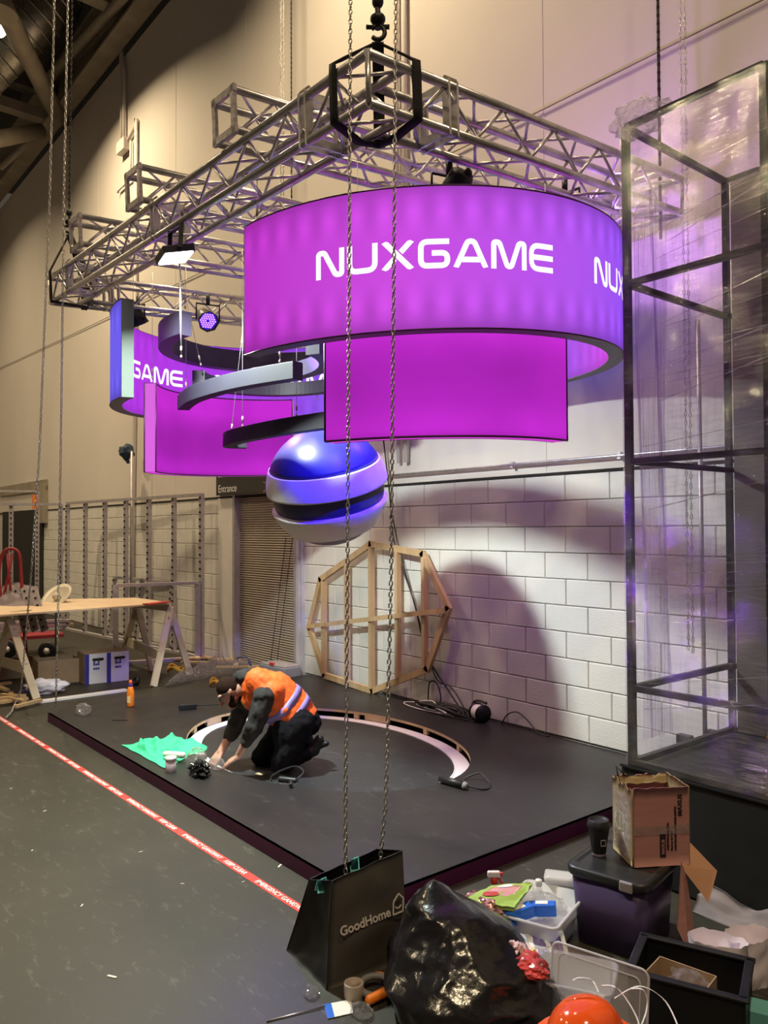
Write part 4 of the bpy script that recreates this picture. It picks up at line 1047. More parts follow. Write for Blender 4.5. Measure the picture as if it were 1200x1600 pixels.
clear_crumple('clear_wrapper', (-1.82, -2.86, .1), (.10, .07, .07), 'crumpled clear plastic wrapper at the left corner of the platform', 4)
single(B().box((-1.33, -2.68, .103), (.14, .012, .006), Matrix.Rotation(.9, 3, 'Z')).box((-1.36, -2.64, .103), (.07, .012, .006), Matrix.Rotation(-.3, 3, 'Z')), 'metal_bracket', m_black, 'small black bracket lying flat left of the worker', 'bracket', (-1.33, -2.68, .1))
# green shirt, tub, tape, crumpled black plastic
def shirt(u, v):
    p = G(190, 1166, .1).lerp(G(262, 1160, .1), 0); a = Vector((-.46, -3.0, .102)); bq = Vector((-.42, -2.55, .102)); c = Vector((.10, -2.50, .102)); d = Vector((.40, -2.98, .102))
    q = (a*(1-u)+d*u)*(1-v)+(bq*(1-u)+c*u)*v
    e = min(u, 1-u, v, 1-v); e = min(1, e*6)
    rg = 1-abs(noise.noise(Vector((u*2.0+v*1.0, v*2.6-u*1.2, 2)))*2.0); rg = max(0, rg)**3
    r2 = 1-abs(noise.noise(Vector((u*1.5+9, v*4+u*2, 5)))*2.2); r2 = max(0, r2)**4
    q = q+Vector((.06*noise.noise(Vector((v*4, 1, u))), .07*noise.noise(Vector((u*4, 7, v))), 0))
    q.z = .103+e*(.010+.048*rg+.036*r2); return q
single(B().slab(shirt, 60, 50, .004), 'green_shirt', mat('green_fabric', (.05, .58, .28), .75, var=.05), 'crumpled bright green T-shirt lying at the platform edge', 'shirt', (0, -2.75, .1))
jr = thing('paint_pot', 'small white lidded pot beside the green T-shirt', 'pot', (.47, -2.98, .1)); M_ = Matrix.Translation((.47, -2.98, .1))
build(B().lathe([(.001, 0), (.038, .001), (.04, .006), (.04, .085), (.036, .088)], 20, M_), 'pot_body', mat('pot_label', (.55, .45, .5), .4, var=.1), jr)
build(B().lathe([(.037, .085), (.043, .087), (.043, .104), (.04, .108), (.001, .109)], 20, M_), 'pot_lid', m_white, jr)
single(B().cap((.20, -2.90, .155), (.33, -2.82, .16), .024, .024), 'paint_roller', mat('roller_fleece', (.66, .66, .56), .9), 'pale fleece paint roller lying on the green T-shirt', 'roller', (.26, -2.86, .14))
def blackcr(u, v):
    a, ph = 2*PI*u, PI*v-PI/2; d = Vector((math.cos(a)*math.cos(ph), math.sin(a)*math.cos(ph), math.sin(ph))); r = .6+.8*noise.turbulence(d*2.1+Vector((2, 0, 0)), 3, True)
    return Vector((.70, -2.86, .1))+Vector((d.x*.10*r, d.y*.07*r, max(.003, .045+d.z*.06*r)))
single(B().grid(blackcr, 44, 24, sm=False, closeu=True), 'black_wrapper', mat('shiny_black_film', (.015, .015, .016), .22, var=.3), 'crumpled shiny black plastic between the shirt and the worker', 'plastic', (.70, -2.86, .1))
clear_crumple('clear_wrapper', (.52, -2.80, .1), (.09, .07, .10), 'crumpled clear plastic cup between the green T-shirt and black plastic', 9)
clear_crumple('clear_wrapper', (.62, -2.68, .1), (.08, .06, .05), 'crumpled clear plastic under the far hand of the worker', 11)
single(B().prism([(0, 0), (.05, .01), (.06, .03), (.01, .03)], .0, .006, Matrix.Translation((.93, -2.53, .1))), 'cardboard_scrap', m_ply, 'small tan cardboard scrap beside the knee of the worker', 'scrap', (.93, -2.53, .1))

# ================================================================== LEFT BACKGROUND
# perforated metal stud frames
def stud_frame(name, label, p0, p1, z0, z1, n, loc, mt=m_galv, tilt=0.0, holes=True, wd=.075):
    t = thing(name, label, 'frame', loc); p0, p1 = Vector(p0), Vector(p1); d = (p1-p0); L = d.length; d.normalize(); nn = Vector((-d.y, d.x, 0))
    hole_me = None
    for i in range(n):
        q = p0+d*(L*i/(n-1)); a, c = q+Vector((0, 0, z0)), q+Vector((0, 0, z1))+nn*tilt
        build(B().bar(a, c, wd, .05, nn), 'stud', mt, t)
        if holes:
            hb = B(); hn = int((z1-z0)/.10)
            for k in range(hn):
                f = (k+.5)/hn; h_ = a.lerp(c, f)
                hb.box(h_-nn*.0+_f*-.0, (.026, .081, .03), Matrix((d, nn, Vector((0, 0, 1)))).transposed())
                hb.box(h_, (.056, .03, .03), Matrix((d, nn, Vector((0, 0, 1)))).transposed())
            build(hb, 'punched_holes', m_darkgap, t, kind='stuff')
    build(B().bar(p0+Vector((0, 0, z1))+nn*tilt, p1+Vector((0, 0, z1))+nn*tilt, .08, .045), 'top_track', mt, t)
    build(B().bar(p0+Vector((0, 0, z0)), p1+Vector((0, 0, z0)), .08, .045), 'bottom_track', mt, t)
    return t
stud_frame('stud_frame', 'long perforated metal stud frame standing along the wall left of the shutter', (-9.5, -.60, 0), (-4.70, -.18, 0), .02, 2.42, 7, (-7, -.4, 0))
stud_frame('stud_frame', 'tall metal stud frame in front of the grey cabinet at far left', (-9.6, -.70, 0), (-10.6, -3.1, 0), .02, 2.40, 4, (-10, -1.5, 0))
stud_frame('stud_frame', 'farther taller stud frame with an orange mark at far left', (-11.3, -.65, 0), (-12.6, -3.3, 0), .02, 2.72, 4, (-11.5, -2, 0))
stud_frame('stud_frame', 'low metal frame leaning behind the trestle table', (-5.0, -1.35, 0), (-4.70, -.24, 0), .02, 1.12, 2, (-4.8, -.8, 0), holes=False)
stud_frame('stud_frame', 'small metal frame leaning on the wall behind the long stud frame', (-8.1, -.3, 0), (-6.0, -.14, 0), .02, 1.05, 3, (-7, -.2, 0), tilt=.1, wd=.06)
single(B().box(Vector((-11.3, -.70, 2.5)), (.09, .09, .30)), 'orange_marker', m_or, 'orange marker tag near the top of the farther stud frame', 'tag', (-11.3, -.70, 2.4))
# grey cabinet with door, dark doorway behind
dw = struct(B().box((-14.9, -.02, 2.95), (4.2, .06, .25)).box((-13.0, -.05, 2.5), (.4, .12, .85)), 'door_2', m_steelgrey)
build(B().box((-14.9, -.012, 1.2), (3.6, .03, 2.4)), 'dark_opening', m_darkgap, dw)
cb = thing('grey_cabinet', 'tall grey metal cabinet behind the stud frames at far left', 'cabinet', (-11.3, -2.1, 0))
build(B().box((-11.75, -2.15, 1.2), (.5, 1.3, 2.4)), 'cabinet_body', mat('cabinet_grey', (.12, .12, .115), .5), cb, bevel=.01)
cdoor = build(B().box((-11.40, -1.62, 1.2), (.2, .34, 2.42)), 'cabinet_door', m_galv, cb, bevel=.01)
build(B().box((-11.29, -1.58, 1.25), (.03, .05, .34)), 'door_handle', m_black, cdoor)
single(B().bar(Vector((-10.9, -2.55, .05)), Vector((-10.95, -2.40, 1.15)), .28, .02, (1, 0, 0)), 'green_board', mat('green_board', (.12, .42, .12), .5), 'green board propped behind the red trolley', 'board', (-10.9, -2.5, 0))
# red hand trolley
m_red = mat('red_paint', (.28, .025, .035), .45)
ht = thing('hand_trolley', 'red tubular hand trolley behind the trestle table', 'trolley', (-8.3, -3.0, 0))
def P8(x, y, d=10.2): return D(x, y, d)
build(B().tube(smooth([P8(4, 950), P8(-2, 900), P8(6, 862), P8(28, 862), P8(33, 900), P8(36, 960), P8(42, 1030)], 5), .022, 8), 'frame_tube', m_red, ht)
build(B().tube([P8(3, 947), P8(20, 864)], .018, 8), 'cross_tube', m_red, ht); build(B().tube([P8(19, 950), P8(11, 864)], .018, 8), 'cross_tube', m_red, ht)
for (x, y) in ((12, 1012), (74, 1015)):
    c = G(x, y+17, 0); c.z = .14; wm = Matrix.Translation(c) @ Matrix.Rotation(PI/2, 4, 'Y') @ Matrix.Rotation(.7, 4, 'X')
    whl = build(B().lathe([(.04, -.03), (.12, -.03), (.135, -.015), (.135, .015), (.12, .03), (.04, .03)], 20, wm), 'wheel', m_black, ht)
    build(B().lathe([(.0, -.034), (.05, -.034), (.05, .034), (.0, .034)], 12, wm), 'wheel_hub', m_galv, whl)
build(B().bar(G(8, 1025, 0)+Vector((0, 0, .28)), G(95, 1018, 0)+Vector((0, 0, .28)), .5, .05), 'load_bed', m_red, ht)
# offcuts and rails stacked on the trolley
rn = random.Random(5)
for k in range(9):
    a = G(6+rn.uniform(-6, 6), 1020, 0)+Vector((0, 0, .36+.045*(k//3))); c = G(106+rn.uniform(-10, 8), 1012, 0)+Vector((0, 0, .34+.045*(k//3)+rn.uniform(0, .03)))
    o2 = Vector((0, .1*(k % 3)-.1, 0))
    single(B().bar(a+o2, c+o2, .08, .04), 'metal_rail', [m_galv, m_alu_d, m_wood][k % 3], ['bottom', 'middle', 'top'][k//3]+'-layer '+['galvanised steel', 'worn aluminium', 'timber'][k % 3]+' rail stacked on the red trolley', 'rail', a+o2, group='offcut rails on the trolley')
for k in range(3):
    a = P8(24+k*14, 918, 10.2-.1*k); c = P8(40+k*15, 985, 9.9-.1*k)
    st = single(B().bar(a, c, .03, .09, _f.cross(c-a)), 'perforated_channel', m_galv, ['leftmost', 'middle', 'rightmost'][k]+' of the perforated metal channels leaning behind the table', 'channel', a)
    for q in range(6): build(B().ell(a.lerp(c, (q+.5)/6)-_f*.02, (.016, .016, .016), None, 8, 6), 'hole', m_darkgap, st)
def blanket(u, v):
    p = P8(-6+64*u, 0, 10.4); p = D(-6+64*u, 920+40*v-10*math.sin(PI*u)+4*noise.noise(Vector((u*5, v*3, 0))), 10.35-.5*v); return p
single(B().slab(blanket, 20, 10, .03), 'dust_blanket', m_cloth, 'pale blanket draped over the load behind the red trolley', 'cloth', P8(30, 940))
ds = thing('dish_lamp', 'round pale plastic-covered dish tilted behind the trestle table', 'lamp', P8(88, 960, 10.4))
dm = (Vector((0, 0, .85))-_f*.75+_r*-.35).normalized().to_track_quat('Z', 'Y').to_matrix().to_4x4(); dm.translation = P8(88, 932, 10.4)
build(B().lathe([(.02, -.08), (.18, -.03), (.22, .0), (.215, .012), (.17, -.015), (.05, -.035), (.001, -.038)], 28, dm), 'dish', mat('cream_plastic', (.55, .50, .40), .3), ds)
build(B().lathe([(.05, -.035), (.05, .02), (.03, .04), (.001, .045)], 16, dm), 'lamp_core', MATS['cream_plastic'], ds)
build(B().tube([P8(88, 938, 10.45), P8(88, 1010, 10.45)], .02, 8), 'stem', m_galv, ds)
# trestle table: board on two sawhorses
tb = thing('trestle_board', 'long pale plywood board lying across two sawhorses', 'table top', (-3.9, -2.2, .93))
A0, A1, A2, A3 = G(-60, 968, .93), G(268, 944, .95), G(212, 936, .95), G(-60, 942, .93)
vs = [A0, A1, A2, A3]; build(B().add(vs+[p+Vector((0, 0, .02)) for p in vs], [(3, 2, 1, 0), (4, 5, 6, 7)]+[(i, (i+1) % 4, (i+1) % 4+4, i+4) for i in range(4)]), 'board', mat('pale_plywood', (.66, .50, .34), .65, var=.08, scale=3, stretch=(.4, 2, 1)), tb)
for (xa, xb, y) in ((10, 50, 956.5), (58, 190, 950)): build(B().bar(G(xa, y, .9525), G(xb, y-1.2-(xb-xa)*.055, .9625), .03, .002), 'cut_slot', m_darkgap, tb)
single(B().bar(G(228, 944, .978), G(262, 940, .978), .12, .012), 'red_offcut', mat('red_board', (.55, .05, .04), .5), 'red strip lying on the right end of the trestle board', 'strip', G(245, 942, .97))
m_paleply = mat('pale_timber', (.62, .56, .43), .7, var=.08)
def sawhorse(label, apex_n, apex_f, fn, ff, loc):
    t = thing('sawhorse', label, 'trestle', loc); an, af = Vector(apex_n), Vector(apex_f)
    build(B().bar(an, af, .035, .09), 'ridge_beam', m_paleply, t)
    for (a, feet) in ((an, fn), (af, ff)):
        for f_ in feet: build(B().bar(a, Vector(f_), .085, .03, (af-an)), 'leg', m_paleply, t)
        m0 = [a.lerp(Vector(f_), .18) for f_ in feet]; build(B().bar(m0[0], m0[1], .03, .12), 'gusset', m_paleply, t)
    lo = [an.lerp(Vector(fn[0]), .62), af.lerp(Vector(ff[0]), .62)]; build(B().bar(lo[0], lo[1], .025, .12), 'lower_rail', m_paleply, t)
    return t
sawhorse('pale timber sawhorse under the right end of the board', G(266, 950, .895), G(215, 944, .895), [G(240, 1073), G(297, 1054)], [G(188, 1035), G(238, 1048)], G(260, 1060))
sawhorse('pale timber sawhorse under the left end of the board', G(16, 968, .875), G(-40, 958, .875), [G(57, 1092), G(-12, 1072)], [G(-40, 1060), G(10, 1050)], G(30, 1090))
# white strip, boxes, carrier bag, cardboard
single(B().bar(G(56, 1097, .012), G(197, 1078, .012), .10, .022), 'white_board_strip', m_white, 'long white strip of board lying on the floor before the boxes', 'strip', G(120, 1085))
m_card = mat('brown_card', (.36, .25, .15), .8, var=.1); m_boxw = mat('white_card', (.66, .68, .72), .6, var=.04); m_boxb = mat('blue_print', (.035, .03, .30), .6)
def paintbox(c, rz, label, k):
    t = thing('paint_box', label, 'box', c, rz, group='white and blue cartons'); w_, d_, h_ = .275, .36, .375
    build(B().box((0, d_/2, h_/2), (w_, d_, h_)), 'carton', m_boxw if k else m_card, t, local=True, bevel=.004)
    build(B().box((w_*.1, -.0015, h_/2), (w_*.8, .003, h_*.98)), 'front_print', m_boxw, t, local=True)
    build(B().box((-w_*.40, -.002, h_/2), (w_*.18, .004, h_*.98)), 'blue_band', m_boxb, t, local=True)
    build(B().box((0, d_/2, h_+.0015), (w_, d_, .003)), 'top_flap', m_card, t, local=True)
    build(B().cap((-.03, -.004, h_*.80), (.075, -.004, h_*.80), .017, .017), 'hand_hole', m_darkgap, t, local=True)
    for i in range(4):
        for j in range(4):
            if (i*3+j*5+i*j) % 4 != 1: build(B().box((.022-.045+.026*i, -.004, h_*.50+.026*j), (.022, .003, .022)), 'printed_mark', m_boxb, t, local=True)
    return t
bd = G(198, 1063)-G(136, 1070); rz = math.atan2(bd.y, bd.x)
paintbox(G(150, 1068.5), rz, 'left of two white and blue cartons standing on the floor by the table', 0)
paintbox(G(184, 1065), rz, 'right of two white and blue cartons standing on the floor by the table', 1)
def carrier(u, v):
    a, ph = 2*PI*u, PI*v-PI/2; d = Vector((math.cos(a)*math.cos(ph), math.sin(a)*math.cos(ph), math.sin(ph))); r = .85+.4*noise.noise(d*2.3)
    c = G(70, 1085); return Vector((c.x, c.y+.0, 0))+_r*(d.x*.21*r)+Vector((0, .17*d.y*r, max(.004, .08+d.z*.11*r)))
cg = thing('carrier_bag', 'stuffed white plastic carrier bag with blue lettering on the floor under the table', 'bag', G(70, 1085))
build(B().grid(carrier, 36, 20, closeu=True), 'bag_body', mat('white_poly', (.62, .62, .72), .35, var=.06), cg)
put_text('isa', .14, frame(G(56, 1084)+Vector((.03, -.19, .055)), _r*.95+Vector((0, 0, -.18)), (0, 0, 1)), m_boxb, cg, bold=.002)
def carton_open(c, rz, w_, d_, h_, label, mt=m_card, name='cardboard_box'):
    t = thing(name, label, 'box', c, rz)
    for (x, y, sx, sy) in ((0, -d_/2, w_, .006), (0, d_/2, w_, .006), (-w_/2, 0, .006, d_), (w_/2, 0, .006, d_)): build(B().box((x, y, h_/2), (sx, sy, h_)), 'side', mt, t, local=True)
    build(B().box((0, 0, .004), (w_, d_, .006)), 'base', mt, t, local=True)
    build(B().bar((-w_/2, -d_/2, h_), (-w_/2-.02, -d_/2-.02, h_+.0), .01, .01), 'torn_corner', mt, t, local=True)
    return t
carton_open(G(80, 1070)+Vector((-.14, .1, 0)), rz, .48, .30, .30, 'plain open brown cardboard box left of the two cartons')
carton_open(G(12, 1062)+Vector((-.2, .1, 0)), rz, .55, .35, .22, 'low brown cardboard box behind the left sawhorse')
rn = random.Random(11)
for k in range(9):
    x, y = rn.uniform(-5, 45), rn.uniform(1068, 1100); c = G(x, y, .03+.015*(k % 3)); a = rn.uniform(0, PI); dv = Vector((math.cos(a), math.sin(a), 0))*rn.uniform(.10, .22)
    single(B().bar(c-dv, c+dv, .05, .03), 'timber_offcut', m_wood, 'short timber offcut lying under the left sawhorse', 'offcut', c, group='offcuts under the left sawhorse')
for k in range(8):
    x, y = rn.uniform(300, 372), rn.uniform(1022, 1042); c = G(x, y, .03+.012*(k % 3)); a = rn.uniform(-.6, 1.2); dv = Vector((math.cos(a), math.sin(a), 0))*rn.uniform(.15, .35)
    single(B().bar(c-dv, c+dv, .06, .025), 'timber_offcut', [m_wood, m_ply][k % 2], 'timber offcut in the scrap pile left of the shutter', 'offcut', c, group='offcuts in the scrap pile by the shutter')
# crumpled clear sheeting, yellow strap, reel on the floor before the shutter
def heap(u, v):
    p = G(262, 1070).lerp(G(392, 1046), u)+Vector((-.25, .30, 0))*(v-.3)
    e = math.sin(PI*min(1, max(0, v)))*math.sin(PI*u)**.5
    p.z = .006+e*(.10+.12*abs(noise.noise(Vector((u*9, v*6, 0))))+.16*noise.turbulence(Vector((u*16, v*9, 3)), 3, True)); p.y = min(p.y, -.12); return p
single(B().grid(heap, 70, 26, sm=False), 'plastic_sheeting', m_filmk, 'heap of crumpled clear plastic sheeting on the floor behind the worker', 'plastic', G(320, 1060))
m_yel = mat('yellow_strap', (.62, .36, .06), .7, var=.15)
for (x, y, r, lab) in ((275, 1045, .16, 'bundled yellow ratchet strap on the floor behind the right sawhorse'), (340, 1067, .13, 'yellow strap coil lying by the clear sheeting')):
    c = G(x, y, .05); pts = [(c.x+r*math.cos(a)*(1+.2*math.sin(3*a)), c.y+r*.6*math.sin(a), .03+.05*abs(math.sin(a*1.5))) for a in [2*PI*k/9 for k in range(19)]]
    single(ribbon(smooth(pts, 3), .05, .012, (0, 0, 1)), 'ratchet_strap', m_yel, lab, 'strap', G(x, y))
tr = thing('tape_roll', 'dark tape roll lying behind the orange bottle', 'tape', G(215, 1072)); tmx = Matrix.Translation(G(213, 1071)+Vector((0, 0, .055))) @ Matrix.Rotation(PI/2-.3, 4, 'X')
build(B().lathe([(.03, -.025), (.055, -.025), (.058, 0), (.055, .025), (.03, .025), (.03, -.025)], 20, tmx, cap=False), 'roll', m_black, tr)
gb = thing('tool_case', 'grey tool case with a red latch standing before the shutter', 'case', (-2.75, -.3, 0))
c = G(438, 1066); build(B().box((c.x, c.y, .11), (.52, .26, .22), Matrix.Rotation(.1, 3, 'Z')), 'case_body', mat('case_grey', (.30, .30, .33), .5), gb, bevel=.015)
build(B().box((c.x, c.y-.005, .225), (.50, .24, .02), Matrix.Rotation(.1, 3, 'Z')), 'case_lid', m_galv, gb, bevel=.008)
build(B().box((c.x, c.y-.12, .24), (.08, .03, .03)), 'latch', mat('latch_red', (.6, .04, .03), .5), gb)
single(B().tube(smooth([Vector((p.x, min(p.y, -.06), p.z)) for p in (G(385, 1037, .02), G(392, 1026, .10), G(405, 1025, .14), G(418, 1030, .10), G(405, 1038, .05), G(390, 1035, .08))], 6), .012, 6), 'blue_cable', mat('blue_cable', (.03, .04, .16), .5), 'dark blue cable looped on the floor before the shutter', 'cable', G(400, 1030))
# blue dust cover on a pole against the wall
c = WY(205, 706, -.3)
t = thing('bagged_lamp', 'dark blue bagged lamp head on a thin pole against the wall at left', 'lamp', (c.x, -.3, 0))
def bagf(u, v):
    a, ph = 2*PI*u, PI*v-PI/2; d = Vector((math.cos(a)*math.cos(ph), math.sin(a)*math.cos(ph), math.sin(ph))); r = 1+.45*noise.noise(d*2+Vector((5, 0, 0))); return WY(198, 706, -.3)+Vector((d.x*.17*r, d.y*.12*r, d.z*.13*r))
build(B().grid(bagf, 22, 14, closeu=True), 'bag_cover', mat('navy_poly', (.015, .035, .07), .5), t)
build(B().cap(WY(196, 712, -.3), WY(200, 722, -.3), .05, .03), 'hanging_corner', MATS['navy_poly'], t)
build(B().tube([WY(206, 705, -.3), Vector((c.x, -.3, .0))], .022, 8), 'pole', m_galv, t)
# litter on the floor and by the platform
rn = random.Random(21)
m_lit = mat('litter_white', (.6, .58, .54), .7)
LIT_L = ['largest white scrap low on the bare floor at bottom left', 'curved white peeling beside the platform edge near the shopping bag', 'thin pale shaving left of the red tape', 'white scrap in the middle of the bare floor', 'white scrap between the red tape and the bottom left scrap', 'pale sliver low at the left of the bare floor', 'faint pale chip near the left picture edge', 'white chip just left of the red tape by the bag', 'tiny white chip highest at the left picture edge', 'tiny chip below the thin pale shaving']
for (x, y, r) in ((175, 1526, .035), (437, 1353, .03), (70, 1267, .02), (220, 1331, .018), (285, 1381, .016), (128, 1415, .02), (50, 1329, .015), (380, 1378, .014), (17, 1232, .014), (105, 1290, .01)):
    c = G(x, y, .002); a = rn.uniform(0, PI); r *= .65; single(B().bar(c-Vector((math.cos(a), math.sin(a), 0))*r, c+Vector((math.cos(a), math.sin(a), 0))*r, r*.5, .004), 'litter_scrap', m_lit, LIT_L.pop(0), 'scrap', c, group='litter scraps on the bare floor')

# ================================================================== KNEELING WORKER
m_skin = mat('skin', (.42, .22, .16), .55, var=.06, scale=10)
m_hood = mat('charcoal_hoodie', (.040, .037, .037), .95, spec=.08, var=.15, scale=20, bump=.15, bscale=30)
m_trou = mat('dark_trousers', (.010, .0095, .012), .95, spec=.06, var=.2, bump=.1)
m_hair = mat('dark_hair', (.022, .011, .008), .9, spec=.08, var=.3, scale=80, bump=.3, bscale=150)
m_vest = mat('orange_vest', (.85, .13, .02), .65, var=.06, scale=10, bump=.15, bscale=14)
m_refl = mat('reflective_tape', (.26, .19, .50), .45, var=.05)
def remesh(b, name, mt, parent, vox=.012, it=4, wrinkle=0):
    o = build(b, name, mt, parent)
    m = o.modifiers.new('merge', 'REMESH'); m.mode = 'VOXEL'; m.voxel_size = vox; m.use_smooth_shade = True
    s_ = o.modifiers.new('soften', 'SMOOTH'); s_.iterations = it; s_.factor = .5
    if wrinkle:
        tx = bpy.data.textures.new('folds', 'CLOUDS'); tx.noise_scale = .07; tx.noise_depth = 3
        dm_ = o.modifiers.new('folds', 'DISPLACE'); dm_.texture = tx; dm_.strength = wrinkle; dm_.mid_level = .5
    return o
def L(x, y, d): return D(x, y, d)
def limb(b, pts, rs):
    for i in range(len(pts)-1): b.cap(pts[i], pts[i+1], rs[i], rs[i+1], 14, 5)
# joints (picture direction, distance along the view axis)
pel, chest, nk, hd = L(462, 1122, 6.20), L(420, 1085, 6.15), L(392, 1068, 6.15), L(357, 1081, 6.12)
hipN, kneN, ankN = L(468, 1132, 6.06), L(441, 1190, 6.02), L(478, 1176, 6.12)
hipF, kneF, ankF = L(452, 1130, 6.32), L(409, 1181, 6.32), L(462, 1172, 6.38)
shN, elN, wrN = L(413, 1088, 5.99), L(397, 1138, 5.93), L(372, 1182, 6.00)
shF, elF, wrF = L(384, 1086, 6.30), L(366, 1138, 6.30), L(344, 1176, 6.16)
hnN, hnF = L(357, 1191, 5.99), L(336, 1187, 6.11)
body = B()
limb(body, [nk, hd+Vector((0, 0, -.02))], [.062, .055]); body.ell(hd+Vector((0, 0, .012)), (.082, .082, .098))
limb(body, [chest, pel], [.13, .12]); limb(body, [shN, elN, wrN], [.05, .042, .028]); limb(body, [shF, elF, wrF], [.05, .042, .028])
limb(body, [hipN, kneN, ankN], [.07, .055, .04]); limb(body, [hipF, kneF, ankF], [.07, .055, .04]); limb(body, [nk, chest], [.07, .12])
limb(body, [shN, chest], [.05, .09]); limb(body, [shF, chest], [.05, .09])
# face: looks down and to the left
fwd = (-_r*.72+Vector((0, 0, -.66))-_f*.28).normalized(); upv = (-_r*.60+Vector((0, 0, .75))); upv = (upv-fwd*upv.dot(fwd)).normalized(); sid = fwd.cross(upv)
jaw = hd+fwd*.045-upv*.085
body.cap(hd+fwd*.02-upv*.05, jaw, .065, .045); body.cap(hd+fwd*.080-upv*.005, hd+fwd*.102-upv*.035, .012, .018)      # jaw, nose
for s_ in (-1, 1):
    body.ell(hd+sid*s_*.083-upv*.01-fwd*.005, (.013, .013, .03)); body.cap(hd+fwd*.078+sid*s_*.03+upv*.022, hd+fwd*.07+sid*s_*.055+upv*.02, .012, .010)
body.cap(hd+fwd*.072-upv*.065+sid*.02, hd+fwd*.072-upv*.065-sid*.02, .012, .012)
def hand(b, wr, hn, splay, dn):
    d = (hn-wr).normalized(); pal = wr+d*.075; sd = d.cross(Vector((0, 0, 1))).normalized()
    for k in range(4): b.cap(wr+sd*(k-1.5)*.014, pal+sd*(k-1.5)*.020, .018, .014, 8, 3)
    for k, ln in enumerate((.062, .072, .068, .052)):
        r0 = pal+sd*(k-1.5)*.020; m1 = r0+d*ln*.5+Vector((0, 0, -.006))+sd*(k-1.5)*.004*splay; tip = m1+d*ln*.38+Vector((0, 0, -dn))
        b.cap(r0, m1, .0105, .0095, 8, 3); b.cap(m1, tip, .0095, .0075, 8, 3)
    tb_ = wr+d*.03-sd*.03; b.cap(wr+d*.02-sd*.015, tb_+d*.03-sd*.012, .015, .012, 8, 3); b.cap(tb_+d*.03-sd*.012, tb_+d*.065-sd*.006+Vector((0, 0, -.012)), .011, .009, 8, 3)
hand(body, wrN, hnN, 1.0, .022); hand(body, wrF, hnF, 1.2, .022)
person = build(body, 'person', m_skin)
org = Vector((kneN.x, kneN.y, .03))
me = person.data
for v in me.vertices: v.co = v.co-org
person.location = org; MW[person.name] = Matrix.Translation(org)
m_ = person.modifiers.new('merge', 'REMESH'); m_.mode = 'VOXEL'; m_.voxel_size = .0055; m_.use_smooth_shade = True
s_ = person.modifiers.new('soften', 'SMOOTH'); s_.iterations = 3; s_.factor = .5
tag(person, 'worker in orange hi-vis vest and dark hoodie kneeling on the platform', 'person')
hood = B()
limb(hood, [nk+_r*.01, chest, pel], [.105, .165, .145]); limb(hood, [shN, elN, elN.lerp(wrN, .42)], [.085, .066, .055]); limb(hood, [shF, elF, elF.lerp(wrF, .35)], [.085, .066, .055])
limb(hood, [shN, chest], [.085, .12]); limb(hood, [shF, chest], [.085, .12]); limb(hood, [nk+_r*.02+Vector((0, 0, .03)), L(376, 1062, 6.18)], [.095, .07]); hood.ell(L(386, 1056, 6.16), (.10, .10, .055))
limb(hood, [L(398, 1090, 6.2), L(382, 1094, 6.2)], [.10, .07])
remesh(hood, 'hoodie', m_hood, person, .011, 5, .034)
tro = B()
limb(tro, [pel, hipN], [.135, .115]); limb(tro, [pel, hipF], [.135, .115]); limb(tro, [hipN, kneN, ankN], [.115, .088, .062]); limb(tro, [hipF, kneF, ankF], [.115, .085, .06]); tro.cap(pel, L(478, 1128, 6.2), .13, .12)
limb(tro, [L(445, 1140, 6.05), L(448, 1185, 6.04)], [.10, .09])
remesh(tro, 'trousers', m_trou, person, .011, 4, .034)
for (a, k) in ((ankN, 0), (ankF, 1)):
    sh_ = B(); t0 = a+_r*.06+Vector((0, 0, .02)); sh_.cap(a-_r*.02+Vector((0, 0, -.01)), t0, .052, .050); sh_.cap(t0, t0+_r*.045+Vector((0, 0, .085)), .045, .035); sh_.cap(t0+_r*.03+Vector((0, 0, .03)), t0+_r*.10+Vector((0, 0, .05)), .03, .022)
    remesh(sh_, 'shoe', m_black, person, .008, 2)
vest = B()
limb(vest, [L(404, 1072, 6.15), L(425, 1085, 6.16), L(452, 1108, 6.20), L(464, 1122, 6.21)], [.145, .183, .182, .168])
limb(vest, [L(402, 1064, 6.08), L(425, 1082, 6.06)], [.10, .11]); limb(vest, [L(398, 1064, 6.26), L(420, 1082, 6.28)], [.09, .11])
limb(vest, [L(395, 1092, 6.12), L(420, 1102, 6.14)], [.09, .13])
limb(vest, [L(458, 1125, 6.08), L(446, 1112, 6.07)], [.09, .09])
vo = remesh(vest, 'vest', m_vest, person, .010, 5, .024)
# reflective bands hug the vest
def band(cpx, ax, rad, wd, name='reflective_band', n=48):
    c = cpx; ax = ax.normalized(); x = ax.orthogonal().normalized(); y = ax.cross(x); b = B(); vs = []
    for k in range(n):
        a = 2*PI*k/n; d = x*math.cos(a)+y*math.sin(a)
        for (q, rr) in ((-wd/2, rad), (wd/2, rad)): vs.append(c+ax*q+d*rr)
    b.add(vs, [(2*k, 2*k+1, 2*((k+1) % n)+1, 2*((k+1) % n)) for k in range(n)], True); return b
tax = (L(464, 1122, 6.21)-L(425, 1085, 6.16)).normalized()
for f_, rr in ((.40, .193), (.78, .190)):
    c = L(425, 1085, 6.16).lerp(L(464, 1122, 6.21), f_)
    bo = band(c, tax, rr, .055)
    o = build(bo, 'reflective_band', m_refl, vo); sw = o.modifiers.new('hug', 'SHRINKWRAP'); sw.target = vo; sw.offset = .005; sw.wrap_method = 'NEAREST_SURFACEPOINT'; sw.wrap_mode = 'ABOVE_SURFACE'
    so = o.modifiers.new('thick', 'SOLIDIFY'); so.thickness = .003; so.offset = 1
hr = B(); hr.ell(hd-fwd*.018+upv*.028, (.090, .090, .088)); hr.cap(hd-fwd*.05-upv*.02, hd-fwd*.045-upv*.06, .055, .04)
